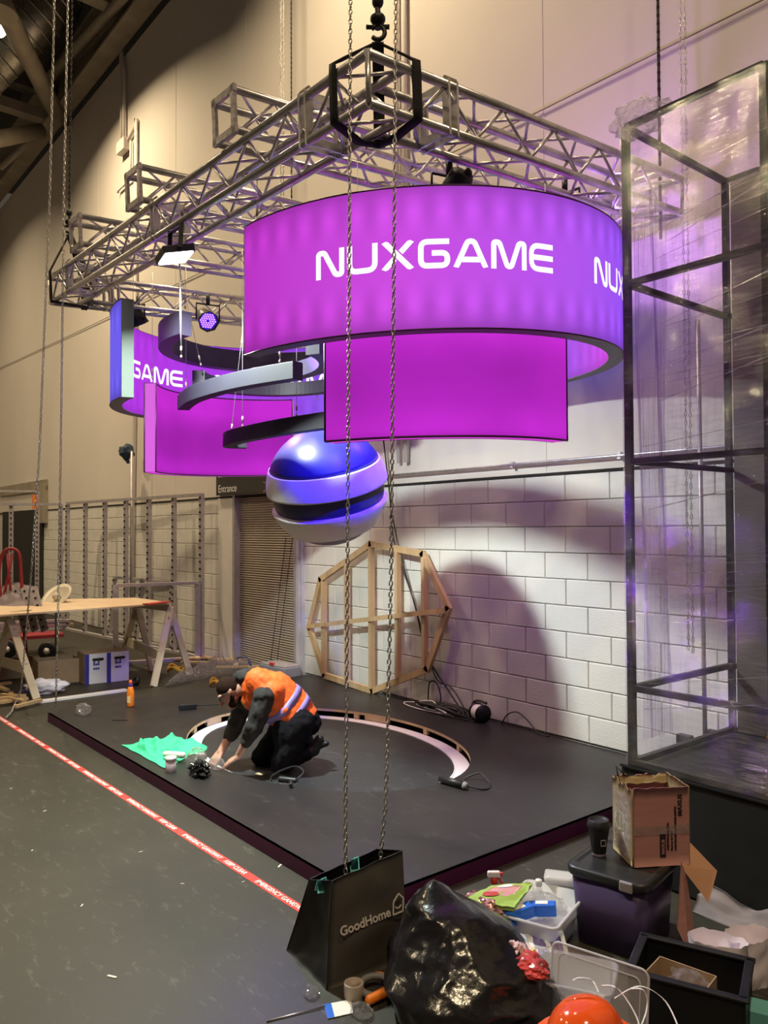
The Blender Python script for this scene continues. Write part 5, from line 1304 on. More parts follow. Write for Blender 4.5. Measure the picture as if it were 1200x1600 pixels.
remesh(hr, 'hair', m_hair, person, .008, 2)
bd_ = B(); bd_.cap(jaw-fwd*.01+sid*.03, jaw-fwd*.01-sid*.03, .036, .036); bd_.cap(jaw+sid*.03, hd+sid*.07-upv*.04, .022, .016); bd_.cap(jaw-sid*.03, hd-sid*.07-upv*.04, .022, .016)
remesh(bd_, 'beard', m_hair, person, .008, 2)
gl_ = B()
for s_ in (-1, 1):
    c = hd+fwd*.092+sid*s_*.034+upv*.008; gl_.tube([c+sid*.026*math.cos(a)+upv*.018*math.sin(a) for a in [2*PI*k/12 for k in range(12)]], .0028, 5, closed=True); gl_.tube([c+sid*s_*.026, hd+sid*s_*.086+upv*.0], .0028, 5)
gl_.tube([hd+fwd*.095-sid*.009+upv*.01, hd+fwd*.095+sid*.009+upv*.01], .0028, 5)
build(gl_, 'glasses', m_black, person)

# ================================================================== FOREGROUND CLUTTER
# black shopping bag
bgx = thing('shopping_bag', 'black tall shopping bag with grey GoodHome lettering and teal handle tabs', 'bag', (3.2, -3.4, 0))
m_bag = mat('woven_black_lit', (.060, .052, .046), .5, var=.2, scale=5, bump=.25, bscale=9)  # front panel: the light it catches is put into a paler colour
m_bagd = mat('woven_black_shaded', (.012, .011, .012), .55, var=.2, bump=.2, bscale=9)  # darker copy of the weave for panels turned from the light
b00, b10, b11, b01 = Vector((3.37, -3.60, 0)), Vector((3.40, -3.19, 0)), Vector((3.02, -3.14, 0)), Vector((3.00, -3.56, 0))
t00, t10, t11, t01 = Vector((3.305, -3.525, .405)), Vector((3.35, -3.175, .455)), Vector((3.14, -3.15, .39)), Vector((3.14, -3.53, .355))
def wall_fn(p0, p1, q0, q1, bulge, seed):
    def fn(u, v):
        p = (p0.lerp(p1, u)).lerp(q0.lerp(q1, u), v); n = (p1-p0).cross(q0-p0).normalized()
        e = math.sin(PI*u)*math.sin(PI*min(1, v*1.0))
        return p+n*(bulge*e+.012*noise.noise(Vector((u*4, v*4, seed)))*min(1, 4*min(u, 1-u)))
    return fn
for (p0, p1, q0, q1, mt, sd, bl) in ((b00, b10, t00, t10, m_bag, 1, .025), (b10, b11, t10, t11, m_bagd, 2, .0), (b11, b01, t11, t01, m_bagd, 3, .0), (b01, b00, t01, t00, m_bagd, 4, -.03)):
    build(B().slab(wall_fn(p0, p1, q0, q1, bl, sd), 18, 18, .004), 'bag_panel', mt, bgx)
build(B().add([b00, b10, b11, b01], [(0, 1, 2, 3)]), 'bag_base', m_bagd, bgx)
fx = (t10-t00).lerp(b10-b00, .45).normalized(); fy = (t00-b00).normalized(); fn_ = fx.cross(fy).normalized()
if fn_.dot(CAM-b00) < 0: fn_ = -fn_
o0 = b00.lerp(t00, .47)+fx*.035+fn_*.034
m_ink = mat('grey_print', (.62, .56, .54), .6)
gt = put_text('GoodHome', .052, frame(o0, fx, fy), m_ink, bgx, bold=.0012)
hx = o0+fx*(max((mat_of(bgx) @ v.co-o0).dot(fx) for v in gt.data.vertices)+.010)
hp = [(0, 0), (.052, 0), (.052, .052), (.026, .078), (0, .052)]
bo = B()
for i in range(5):
    a, c = hp[i], hp[(i+1) % 5]; bo.bar(hx+fx*a[0]+fy*a[1]+fn_*.002, hx+fx*c[0]+fy*c[1]+fn_*.002, .006, .003, fn_)
for k in range(6):
    a0 = PI+PI*k/6; a1 = a0+PI/6; bo.bar(hx+fx*(.026+.014*math.cos(a0))+fy*(.030+.010*math.sin(a0))+fn_*.002, hx+fx*(.026+.014*math.cos(a1))+fy*(.030+.010*math.sin(a1))+fn_*.002, .005, .003, fn_)
build(bo, 'house_logo', m_ink, bgx)
m_teal = mat('teal_webbing', (.10, .38, .36), .7)
for (p, q) in ((t01.lerp(t00, .55), .0), (t11.lerp(t01, .35), 0)):
    d = (_r*.8+Vector((0, 0, .1))).normalized()
    build(ribbon([p+Vector((0, 0, -.055))-fn_*-.006, p+Vector((0, 0, .004)), p+Vector((0, 0, -.05))-fn_*.02], .045, .004, d), 'handle_tab', m_teal, bgx)

# black refuse sack
def crease(p, f=2.2, s=0):
    a = abs(noise.noise(p*f+Vector((s, 0, 0)))); b_ = abs(noise.noise(p*f*2.3+Vector((0, s, 3)))); return (1-2*a)*.6+(1-2*b_)*.3
def sack(u, v):
    a = 2*PI*u; z = v
    prof = [(.0, .27), (.10, .315), (.28, .30), (.45, .24), (.6, .175), (.75, .115), (.88, .055), (.97, .03), (1.0, .0005)]
    for i in range(len(prof)-1):
        if prof[i][0] <= z <= prof[i+1][0]: k = (z-prof[i][0])/(prof[i+1][0]-prof[i][0]); r = prof[i][1]*(1-k)+prof[i+1][1]*k; break
    ctr = Vector((3.80, -3.185, 0)).lerp(Vector((3.63, -3.24, .44)), z**1.2)
    d = Vector((math.cos(a), math.sin(a), 0)); p = ctr+d*r; p.z = z*.44
    k = crease(p*2.0, 1.7, 1.3)*.065*(1-abs(2*z-.8)*.5)+.03*noise.noise(p*4)+.018*crease(p*3.0, 2.6, 7)*(1 if z < .95 else 0)
    k *= min(1, (1-z)*6)
    return p+d*k+Vector((0, 0, .02*noise.noise(p*5)*(1 if 0 < v < 1 else 0)))
m_sack = mat('shiny_black_sack', (.010, .009, .011), .20, var=.3, bump=.5, bscale=14, spec=.6)
sk = thing('refuse_sack', 'shiny crumpled black refuse sack slumped beside the shopping bag', 'bag', (3.86, -3.12, 0))
build(B().grid(sack, 110, 70, closeu=True), 'sack_body', m_sack, sk)
def sack2(u, v):
    a = 2*PI*u; p = Vector((3.95, -3.10, 0))+Vector((math.cos(a)*.14, math.sin(a)*.22, 0))*max(.002, 1-v)**.55; p += Vector((.0, -.10, 0))*v; p.z = .19*v
    return p+Vector((math.cos(a), math.sin(a), .3))*(crease(p*2.2, 1.8, 4)*.04*min(1, (1-v)*5))
build(B().grid(sack2, 70, 40, closeu=True), 'sack_fold', m_sack, sk)

# storage tub with lid
TUB = Vector((3.895, -2.285, 0)); TR = math.radians(12); ZL = .352
tub = thing('storage_tub', 'dark grey plastic storage tub with a black lid under the torn cardboard box', 'tub', TUB, TR)
m_tub = mat('purple_lit_tub', (.075, .050, .125), .32, var=.08);  # purple light on the dark tub is mixed into its base colour
def rrect(w_, d_, r, n=6):
    out = []
    for (cx, cy, a0) in ((w_/2-r, d_/2-r, 0), (-w_/2+r, d_/2-r, PI/2), (-w_/2+r, -d_/2+r, PI), (w_/2-r, -d_/2+r, 1.5*PI)):
        for k in range(n+1): a = a0+PI/2*k/n; out.append((cx+r*math.cos(a), cy+r*math.sin(a)))
    return out
def loft(b, secs, sm=True, cap0=True, cap1=True, M_=None):
    n = len(secs[0][0]); vs = [Vector((x, y, z)) for (poly, z) in secs for (x, y) in poly]
    if M_: vs = [M_ @ v for v in vs]
    q = len(b.v); fs = [(i*n+k, i*n+(k+1) % n, (i+1)*n+(k+1) % n, (i+1)*n+k) for i in range(len(secs)-1) for k in range(n)]
    b.add(vs, fs, sm)
    if cap0: b.f.append(tuple(q+k for k in range(n))[::-1]); b.sm.append(False)
    if cap1: b.f.append(tuple(q+(len(secs)-1)*n+k for k in range(n))); b.sm.append(False)
    return b
build(loft(B(), [(rrect(.32, .36, .05), .0), (rrect(.36, .40, .05), ZL-.035)]), 'tub_body', m_tub, tub, local=True)
tlid = build(loft(B(), [(rrect(.385, .425, .06), ZL-.042), (rrect(.395, .435, .06), ZL-.035), (rrect(.395, .435, .06), ZL-.010), (rrect(.38, .42, .055), ZL), (rrect(.33, .37, .05), ZL), (rrect(.315, .355, .05), ZL-.006)]), 'tub_lid', mat('lid_black', (.018, .018, .018), .4, var=.2), tub, local=True)
build(B().box((.10, -.215, ZL-.025), (.06, .02, .045)), 'lid_clip', mat('clip_grey', (.30, .28, .30), .4), tlid, local=True, bevel=.006)
# torn cardboard box on the tub
bC0 = G(990, 1355, ZL); bd2 = (G(1080, 1350, ZL)-bC0).normalized(); BX = bC0+bd2*.1325+Vector((-bd2.y, bd2.x, 0))*.11; brz = math.atan2(bd2.y, bd2.x)
cbx = thing('torn_cardboard_box', 'open torn cardboard box with tape and printed lettering on the tub lid', 'box', BX, brz)
m_card2 = mat('magenta_lit_card', (.44, .21, .19), .75, var=.08, scale=5, stretch=(1, 1, 6), bump=.08); m_card3 = mat('tan_card', (.36, .26, .13), .6, var=.12, scale=5, stretch=(1, 1, 5))  # pink of the first card is magenta sign light put into its colour
w_, d_, h_ = .265, .22, .355
def torn(x0, y0, x1, y1, h, seed, t=.006, amp=.018, top=None):
    def fn(u, v):
        hh = h+amp*noise.noise(Vector((u*7, seed, 0)))+(amp*.4*noise.noise(Vector((u*25, seed, 3)))); 
        lean = .02*v*v
        return Vector((x0+(x1-x0)*u, y0+(y1-y0)*u, hh*v))
    return B().slab(fn, 24, 8, t)
psd = build(torn(-w_/2, -d_/2, w_/2, -d_/2, h_, 1, amp=.006), 'printed_side', m_card2, cbx, local=True)
build(torn(-w_/2, d_/2, -w_/2, -d_/2, h_-.01, 2, amp=.03), 'taped_side', m_card3, cbx, local=True)
build(torn(w_/2, -d_/2, w_/2, d_/2, h_, 3, amp=.006), 'side', m_card3, cbx, local=True)
build(torn(w_/2, d_/2, -w_/2, d_/2, h_-.01, 4, amp=.02), 'side', m_card2, cbx, local=True)
build(B().box((0, 0, .004), (w_, d_, .006)), 'base', m_card2, cbx, local=True)
def flapf(u, v): return Vector((-w_/2+w_*u, d_/2-.022*v, h_-.012-.03*v+.012*noise.noise(Vector((u*6, v*2, 0)))))
build(B().slab(flapf, 20, 6, .004), 'torn_flap', m_card3, cbx, local=True)
m_ink2 = mat('black_ink', (.02, .012, .014), .7)
def boxtext(s_, size, x, z0): 
    b_ = text_bm(s_, size, bold=.0004); Mx = frame((x, -d_/2-.0085, z0), (0, 0, 1), (-1, 0, 0)); b_.v = [Mx @ v for v in b_.v]; build(b_, 'printed_text', m_ink2, psd, local=True)
boxtext('MAXUS', .030, .098, .225); boxtext('CARTON QTY 12 A LOOSE 200X127', .0125, .070, .07); boxtext('Made by 2LT 412', .0125, .052, .07); boxtext('CUSTOM PACK 415A', .0135, .034, .07)
build(B().box((-.005+.01, -d_/2-.0075, .095), (.028, .003, .105)), 'printed_logo', m_ink2, psd, local=True)
b_ = text_bm('MAXUS', .02, bold=.0004); Mx = frame((.012, -d_/2-.0095, .055), (0, 0, 1), (-1, 0, 0)); b_.v = [Mx @ v for v in b_.v]; build(b_, 'printed_text', m_card2, psd, local=True)
m_tapec = film('parcel_tape', (.95, .93, .9), .18, .6, .12, (9, 9, 9), .3)
build(B().slab(lambda u, v: Vector((-w_/2-.011, d_/2-d_*u*.9-.02, .03+.28*v))+Vector((-.006*abs(noise.noise(Vector((u*6, v*5, 0)))), 0, 0)), 16, 16, .001), 'tape_patch', m_tapec, cbx, local=True)
build(B().slab(lambda u, v: Vector((-w_/2+w_*u, -d_/2-.0085-.004*abs(noise.noise(Vector((u*6, v*3, 7)))), .145+.04*v)), 20, 5, .001), 'tape_patch', m_tapec, cbx, local=True)
build(B().tube([(-w_/2+.02, d_/2-.02, h_-.03), (-w_/2+.005, d_/2-.02, h_+.045), (-w_/2+.05, d_/2-.02, h_-.005)], .004, 6), 'wire_hook', m_black, cbx, local=True)
# loose card flaps behind the tub
m_card4 = mat('orange_card', (.50, .27, .16), .8, var=.08)
def poly3(name, pts, th, mt, label, cat, nrm):
    n = Vector(nrm).normalized()*th; P = [Vector(p) for p in pts]; k = len(P)
    b_ = B().add(P+[p+n for p in P], [tuple(range(k))[::-1], tuple(range(k, 2*k))]+[(i, (i+1) % k, (i+1) % k+k, i+k) for i in range(k)])
    return single(b_, name, mt, label, cat, P[0])
poly3('cardboard_flap', [D(1078, 1316, 3.75), D(1120, 1360, 3.65), D(1107, 1410, 3.55), D(1062, 1352, 3.62)], .004, m_card4, 'orange-brown cardboard flap sticking out behind the tub', 'cardboard', -_f)
poly3('cardboard_flap', [D(1064, 1345, 3.60), D(1073, 1370, 3.62), D(1076, 1438, 3.62), D(1085, 1455, 3.6), D(1079, 1497, 3.5), D(1057, 1449, 3.5)], .004, m_card2, 'pinkish cardboard strip hanging down beside the tub', 'cardboard', -_f)
# coffee cup
CUP = G(936, 1336, ZL-.004)
cup = thing('coffee_cup', 'black paper coffee cup with a lid standing on the tub lid', 'cup', CUP); M_ = Matrix.Translation(CUP) @ Matrix.Diagonal((1.15, 1.15, 1.12, 1))
build(B().lathe([(.001, .0), (.028, .0), (.0285, .012)], 24, M_, cap=False), 'cup_foot', mat('cup_foot', (.45, .36, .55), .5), cup)
build(B().lathe([(.0285, .012), (.044, .125)], 24, M_, cap=False), 'cup_body', m_black, cup)
build(B().lathe([(.045, .12), (.048, .123), (.048, .132), (.044, .138), (.042, .150), (.039, .152), (.037, .146), (.001, .146)], 24, M_, cap=False), 'cup_lid', m_black, cup)
cdir = (CAM-CUP); cdir.z = 0; cdir.normalize(); cdir = (cdir+_r*.45).normalized(); cs_ = Vector((-cdir.y, cdir.x, 0)); cc = CUP+Vector((0, 0, .072))+cdir*.0445
bo = B()
for a, c in (((-.011, -.013), (.011, -.013)), ((.011, -.013), (.011, .013)), ((.011, .013), (-.011, .013)), ((-.011, .013), (-.011, -.013))): bo.bar(cc+cs_*a[0]+Vector((0, 0, a[1])), cc+cs_*c[0]+Vector((0, 0, c[1])), .002, .004, cdir)
build(bo, 'cup_badge', mat('badge_print', (.35, .32, .4), .5), cup)

# translucent trays with contents
m_tray = bpy.data.materials.new('translucent_tray'); m_tray.use_nodes = True; pt = m_tray.node_tree.nodes['Principled BSDF']
pt.inputs['Base Color'].default_value = (.72, .70, .72, 1); pt.inputs['Roughness'].default_value = .3; pt.inputs['Alpha'].default_value = .62
m_clear = bpy.data.materials.new('clear_plastic'); m_clear.use_nodes = True; pt = m_clear.node_tree.nodes['Principled BSDF']
pt.inputs['Base Color'].default_value = (.80, .78, .82, 1); pt.inputs['Roughness'].default_value = .15; pt.inputs['Alpha'].default_value = .24; pt.inputs['Specular IOR Level'].default_value = .8
def open_tray(name, c, rz, w_, d_, h_, label, mt=m_tray, t=.004, rim=.012, r=.025):
    o = thing(name, label, 'box', c, rz)
    build(loft(B(), [(rrect(w_*.9, d_*.9, r), 0), (rrect(w_, d_, r), h_), (rrect(w_+2*rim, d_+2*rim, r+rim), h_), (rrect(w_+2*rim, d_+2*rim, r+rim), h_-.01), (rrect(w_+2*rim-.004, d_+2*rim-.004, r+rim), h_-.01), (rrect(w_+2*rim-.004, d_+2*rim-.004, r+rim), h_-.003), (rrect(w_-t, d_-t, r), h_-.003), (rrect(w_*.9-t, d_*.9-t, r), t)], True), 'tray_body', mt, o, local=True)
    return o
TRZ = math.radians(18)
low = open_tray('plastic_tray', (3.66, -2.66, .0), TRZ, .30, .42, .11, 'lower translucent white storage tray under the stacked tray')
top_ = open_tray('plastic_tray', (3.70, -2.64, .115), TRZ, .28, .38, .075, 'upper translucent white tray holding blue boxes')
single(loft(B(), [(rrect(.14, .10, .015), .0), (rrect(.15, .11, .015), .03), (rrect(.10, .06, .01), .034)], True, M_=Matrix.Translation((3.62, -2.40, .19)) @ Matrix.Rotation(.6, 4, 'Z')), 'food_container_lid', m_tray, 'small white plastic lid beside the water bottle', 'lid', (3.62, -2.40, .19))
m_bluep = mat('bright_blue_plastic', (.015, .13, .62), .4, var=.06)
def bluebox(c, rz, lab, tip=0):
    t = thing('blue_packet', lab, 'box', M=Matrix.Translation(c) @ Matrix.Rotation(rz, 4, 'Z') @ Matrix.Rotation(tip, 4, 'X'), group='small blue plastic boxes')
    pbd = build(B().box((0, 0, .028), (.055, .125, .052)), 'packet_body', m_bluep, t, local=True, bevel=.006)
    for x in (-.018, .018): build(B().box((x, -.066, .028), (.010, .012, .05)), 'ridge', m_bluep, t, local=True, bevel=.002)
    build(B().box((0, -.062, .030), (.012, .016, .045)), 'ridge', m_bluep, t, local=True)
    build(B().box((0, .0, .0555), (.030, .055, .002)), 'packet_label', m_white, pbd, local=True)
bluebox((3.735, -2.67, .155), math.radians(-52), 'blue plastic box on the right in the upper tray', .1)
bluebox((3.695, -2.775, .155), math.radians(-22), 'blue plastic box in the middle of the upper tray', .15)
bluebox((3.655, -2.82, .145), math.radians(-80), 'blue plastic box tucked under the green packet')
clear_crumple('clear_wrapper', (3.67, -2.60, .135), (.12, .11, .04), 'crumpled clear film inside the upper tray', 15)
# green packet of wipes
gp = thing('green_packet', 'green and pink plastic packet of scourers on top of the trays', 'packet', G(770, 1415, .23))
gq = [G(724, 1413, .215), G(803, 1424, .205), G(831, 1385, .235), G(765, 1392, .235)]
def gpf(u, v): p = gq[0].lerp(gq[1], u).lerp(gq[3].lerp(gq[2], u), v); p.z += .012*math.sin(PI*u)*math.sin(PI*v)+.004*noise.noise(Vector((u*6, v*6, 0))); return p
build(B().slab(gpf, 20, 16, .022), 'packet_body', mat('lime_print', (.36, .52, .10), .35, var=.06), gp)
def gpp(u0, u1, v0, v1, up): return lambda u, v: gpf(u0+(u1-u0)*u, v0+(v1-v0)*v)+Vector((0, 0, up))
s1_ = 1 if (gq[1]-gq[0]).cross(gq[3]-gq[0]).z > 0 else 0
build(B().slab(gpp(.22, .86, .28, .78, .0225*s1_), 12, 8, .0015), 'pink_panel', mat('pink_print', (.70, .33, .33), .4), gp)
el = [(.5+.17*math.cos(a), .75+.13*math.sin(a)) for a in [2*PI*k/14 for k in range(14)]]
build(B().add([gpf(x, y)+Vector((0, 0, .026*s1_)) for x, y in el], [tuple(range(14))]), 'white_badge', m_white, gp)
el = [(.40+.17*math.cos(a), .30+.10*math.sin(a)) for a in [2*PI*k/14 for k in range(14)]]
build(B().add([gpf(x, y)+Vector((0, 0, .0265*s1_)) for x, y in el], [tuple(range(14))]), 'red_badge', mat('red_print', (.60, .08, .07), .4), gp)
clear_crumple('foil_bag', G(755, 1425, .17), (.11, .07, .05), 'crumpled shiny red and silver foil under the green packet', 19, mat('red_silver_foil', (.45, .22, .20), .2, .5, var=.7, scale=14))
# spray bottle and water bottle
def spray(c):
    t = thing('spray_bottle', 'clear spray bottle with red and white trigger head', 'bottle', c); M_ = Matrix.Translation(c)
    build(B().lathe([(.001, 0), (.035, .001), (.037, .01), (.037, .09), (.03, .115), (.016, .135), (.014, .15)], 20, M_, cap=False), 'bottle_body', m_clear, t)
    build(B().lathe([(.016, .145), (.017, .146), (.017, .172), (.015, .174)], 16, M_), 'screw_collar', mat('trigger_red', (.62, .04, .03), .4), t)
    ax = _r; c2 = Vector(c)+Vector((0, 0, .19))
    build(B().bar(c2-ax*.032, c2+ax*.030, .026, .030), 'trigger_head', mat('trigger_white', (.72, .62, .66), .4), t, bevel=.006)
    build(B().bar(c2+ax*.030, c2+ax*.043, .018, .018), 'nozzle', MATS['trigger_red'], t, bevel=.003)
    build(B().tube(smooth([c2+ax*.018+Vector((0, 0, -.012)), c2+ax*.030+Vector((0, 0, -.03)), c2+ax*.043+Vector((0, 0, -.05))], 4), [.006]*8+[.004], 8), 'trigger', MATS['trigger_red'], t)
sp0 = G(772, 1393, .105); spray(Vector((sp0.x, sp0.y, .0)))
wb = thing('water_bottle', 'clear plastic water bottle with a white cap beside the trays', 'bottle', G(841, 1412, .13)); wc = G(842, 1410, .13); wc = Vector((wc.x, wc.y, .0)); M_ = Matrix.Translation(wc)
build(B().lathe([(.001, .0), (.034, .002), (.036, .01), (.036, .05), (.034, .055), (.036, .06), (.036, .13), (.033, .15), (.02, .185), (.013, .20), (.013, .215)], 24, M_, cap=False), 'bottle_body', m_clear, wb)
build(B().lathe([(.001, .236), (.015, .236), (.016, .232), (.016, .210), (.014, .208)], 16, M_), 'bottle_cap', m_white, wb)
tq = G(865, 1380, .12); single(B().tube([G(822, 1385, .12), G(888, 1378, .12)], [.020, .020], 12).tube([G(858, 1381, .12), G(868, 1380, .12)], .023, 12), 'torch', mat('dark_olive', (.03, .025, .018), .5), 'dark torch lying behind the water bottle', 'torch', (tq.x, tq.y, .1))
single(B().box(((3.33+3.5)/2-.05, -2.95, .08), (.30, .22, .16), Matrix.Rotation(.5, 3, 'Z')), 'black_case', m_black, 'low black case behind the refuse sack', 'case', (3.36, -2.95, 0), bevel=.01)
# cable ties, printed packet, purple pens
def tie_bag(u, v):
    a, c = G(755, 1428, .19), G(838, 1498, .155); p = a.lerp(c, u); n = Vector((.5, .6, 0)).normalized(); w_ = .035*math.sin(PI*min(.95, u+.12))**.7
    return p+n*(v-.5)*2*w_+Vector((0, 0, .02*math.sin(PI*v)+.004*math.sin(v*40)))
tg = thing('cable_tie_packet', 'clear packet of white cable ties with a yellow printed label', 'packet', G(800, 1460, .16))
build(B().slab(tie_bag, 24, 22, .004), 'tie_bundle', mat('white_nylon', (.70, .62, .56), .35, var=.2, scale=30, stretch=(.2, 6, 1)), tg)
build(B().slab(lambda u, v: tie_bag(.60+.34*u, .25+.55*v)+Vector((0, 0, .008)), 10, 8, .0015), 'packet_label', mat('yellow_pink_label', (.62, .45, .40), .5, var=.3, scale=25), tg)
for f_ in (.60, .94): build(B().slab(lambda u, v, f_=f_: tie_bag(f_+.03*u, .25+.55*v)+Vector((0, 0, .0105)), 3, 8, .0015), 'label_band', mat('yellow_print_%d' % int(f_*100), (.75, .50, .08), .5), tg)
rn = random.Random(8); m_purp = mat('purple_white_packet', (.20, .14, .34), .4, var=.6, scale=18)
for k in range(7):
    a = G(822+9*k, 1455+rn.uniform(-3, 6), .12); c = G(838+8*k, 1490+rn.uniform(-4, 5), .10)
    single(B().bar(a, c, .018, .006), 'sachet', m_purp if k % 3 else m_white, 'thin purple and white sachet standing in the lower tray', 'sachet', a, group='sachets in the lower tray')
# red and pink crumpled packaging
clear_crumple('red_packaging', G(818, 1518, .16), (.11, .08, .045), 'crumpled red and clear packaging on the shoulder of the refuse sack', 23, mat('red_packaging', (.50, .06, .06), .25, var=.9, scale=9))
clear_crumple('pink_packaging', G(795, 1495, .18), (.09, .06, .05), 'crumpled pale pink wrapper above the red packaging', 29, mat('pink_wrapper', (.60, .40, .40), .3, var=.2))
# clear box lid standing up, clear box behind the helmet
tl_, tr_ = D(866, 1470, 3.16), D(1013, 1516, 2.94)
LX = tr_-tl_; LX.z = 0; LW = LX.length; LX.normalize(); LYv = Vector((-LX.y*.15, LX.x*.15, 1)); LYv = (LYv-LX*LYv.dot(LX)).normalized()
lb_ = (tl_+tr_)/2-LYv*.235; lb_.z = max(.008, lb_.z)
LM = frame(lb_, LX, LYv)
cl = thing('clear_cover', 'clear plastic box cover standing on edge before the storage tub', 'lid', M=LM)
build(loft(B(), [(rrect(LW*1.02, .24, .03), 0), (rrect(LW*1.02, .24, .03), .003)], False, M_=Matrix.Translation((0, .115, 0))), 'lid_sheet', m_clear, cl, local=True)
def ringl(w_, d_, r, th): return B().tube([Vector((x, y+.115, .004)) for x, y in rrect(w_, d_, r)], th, 6, closed=True)
build(ringl(LW*1.02, .24, .03, .005), 'lid_rim', m_tray, cl, local=True); build(ringl(LW*.86, .17, .025, .003), 'lid_ridge', m_tray, cl, local=True)
cbn = open_tray('clear_box', (4.06, -2.90, 0), TRZ+.2, .34, .24, .13, 'clear plastic box holding cable ties behind the orange helmet', m_clear)
# orange safety helmet
HC_ = D(915, 1600, 2.62); hm = thing('safety_helmet', 'glossy orange safety helmet at the bottom edge of the picture', 'helmet', (HC_.x, HC_.y, 0))
hz = HC_.z; M_ = Matrix.Translation((HC_.x, HC_.y, hz-.04))
build(B().lathe([(.125, -.02), (.123, .0), (.117, .03), (.102, .065), (.078, .093), (.045, .109), (.015, .114), (.0005, .115)], 36, M_ @ Matrix.Diagonal((1, 1.18, 1, 1)), cap=False), 'helmet_shell', mat('glossy_orange', (.86, .10, .015), .12, var=.03, spec=.6), hm)
build(B().grid(lambda u, v: Vector((HC_.x, HC_.y, hz-.055))+Vector((math.cos(2*PI*u)*(.122+.05*v), math.sin(2*PI*u)*1.18*(.122+.05*v), -.008*v)), 36, 3, closeu=True), 'brim', MATS['glossy_orange'], hm)
def ridgef(k, r): a = math.radians(60*k/10-30); return Vector((HC_.x, HC_.y, hz-.04))+(-_f*0+Vector((_r.x, _r.y, 0))*math.sin(a)*.118*r+Vector((0, 0, 1))*math.cos(a)*.113*r)-Vector((_f.x, _f.y, 0))*-.02
build(B().tube([ridgef(k, 1.0) for k in range(11)], .006, 8), 'crown_ridge', MATS['glossy_orange'], hm)
build(B().lathe([(.10, -.03), (.12, -.02)], 24, M_, cap=False), 'headband', m_black, hm)
# put something under the helmet: a folded grey jacket
single(B().slab(lambda u, v: Vector((HC_.x-.25+.5*u, HC_.y-.22+.44*v, max(.005, (hz-.09)*math.sin(PI*u)**.5*math.sin(PI*v)**.5))), 16, 16, .006), 'folded_jacket', m_hood, 'dark folded jacket under the orange helmet', 'jacket', (HC_.x, HC_.y, 0))
# loose white plastic ties looping over the box
for k, (pts, lab) in enumerate((([(940, 1540, 2.85), (965, 1545, 2.8), (995, 1590, 2.7), (1005, 1640, 2.6)], 'left'), ([(960, 1560, 2.8), (1000, 1541, 2.78), (1040, 1565, 2.72), (1066, 1620, 2.6)], 'right'), ([(895, 1532, 2.95), (905, 1528, 2.95), (925, 1532, 2.9), (935, 1550, 2.85)], 'shortest'), ([(985, 1640, 2.6), (1010, 1580, 2.72), (1006, 1548, 2.75), (985, 1545, 2.78)], 'crossing'))):
    single(ribbon(smooth([D(*p) for p in pts], 6), .005, .0015, _f*-1+_r*.5), 'cable_tie', m_wcable, lab+' loose white cable tie looping above the clear box', 'cable tie', D(*pts[0]))
# black crate with contents, white paper cups, teal item
CRT = Vector((4.42, -2.62, 0)); ck = thing('black_crate', 'black plastic crate in the bottom right corner', 'crate', CRT, math.radians(22))
wc_, dc_, hc_ = .40, .30, .20
for (x, y, sx, sy) in ((0, -dc_/2, wc_, .014), (0, dc_/2, wc_, .014), (-wc_/2, 0, .014, dc_), (wc_/2, 0, .014, dc_)): build(B().box((x, y, hc_/2), (sx, sy, hc_)), 'crate_side', m_black, ck, local=True, bevel=.006)
for (x, y, sx, sy) in ((0, -dc_/2, wc_+.04, .035), (0, dc_/2, wc_+.04, .035), (-wc_/2, 0, .035, dc_), (wc_/2, 0, .035, dc_)): build(B().box((x, y, hc_), (sx, sy, .012)), 'crate_rim', m_black, ck, local=True, bevel=.005)
build(B().box((0, 0, .01), (wc_, dc_, .012)), 'crate_base', m_black, ck, local=True)
rb = thing('red_carton', 'open red and brown carton inside the black crate', 'box', (4.40, -2.66, .02), math.radians(10)); m_redc = mat('red_card', (.34, .03, .03), .6)
for (x, y, sx, sy, mt) in ((0, -.08, .22, .004, m_redc), (0, .08, .22, .004, m_card), (-.11, 0, .004, .16, m_card), (.11, 0, .004, .16, m_card)): build(B().box((x, y, .075), (sx, sy, .15)), 'carton_side', mt, rb, local=True)
build(B().box((0, 0, .004), (.22, .16, .004)), 'carton_base', m_card, rb, local=True)
clear_crumple('clear_wrapper', (4.43, -2.63, .09), (.09, .06, .06), 'crumpled clear packet inside the red carton', 31)
m_pap = mat('white_paper', (.80, .72, .82), .55, var=.05)
def paper_bag(c, rz, lab, h_=.16):
    t = thing('paper_wrapper', lab, 'paper', c, rz)
    def fn(u, v):
        a = 2*PI*u; r = .055+.035*v+.012*noise.noise(Vector((math.cos(a)*2, math.sin(a)*2, v*3+h_*9))); return Vector((r*math.cos(a)*1.3, r*math.sin(a)*.8+.03*v, h_*v+.012*noise.noise(Vector((math.cos(a)*3, math.sin(a)*3, v)))))
    build(B().grid(fn, 34, 14, closeu=True), 'wrapper_body', m_pap, t, local=True)
    build(B().add([Vector((.055*1.3*math.cos(2*PI*k/16), .055*.8*math.sin(2*PI*k/16), 0)) for k in range(16)], [tuple(range(16))]), 'wrapper_base', m_pap, t, local=True)
pg = D(1122, 1510, 3.22); paper_bag((pg.x, pg.y, .0), .5, 'crumpled white paper bag standing behind the black crate', .21)
pg = D(1180, 1500, 3.30); paper_bag((pg.x, pg.y, .0), 1.4, 'second white paper bag at the right picture edge', .19)
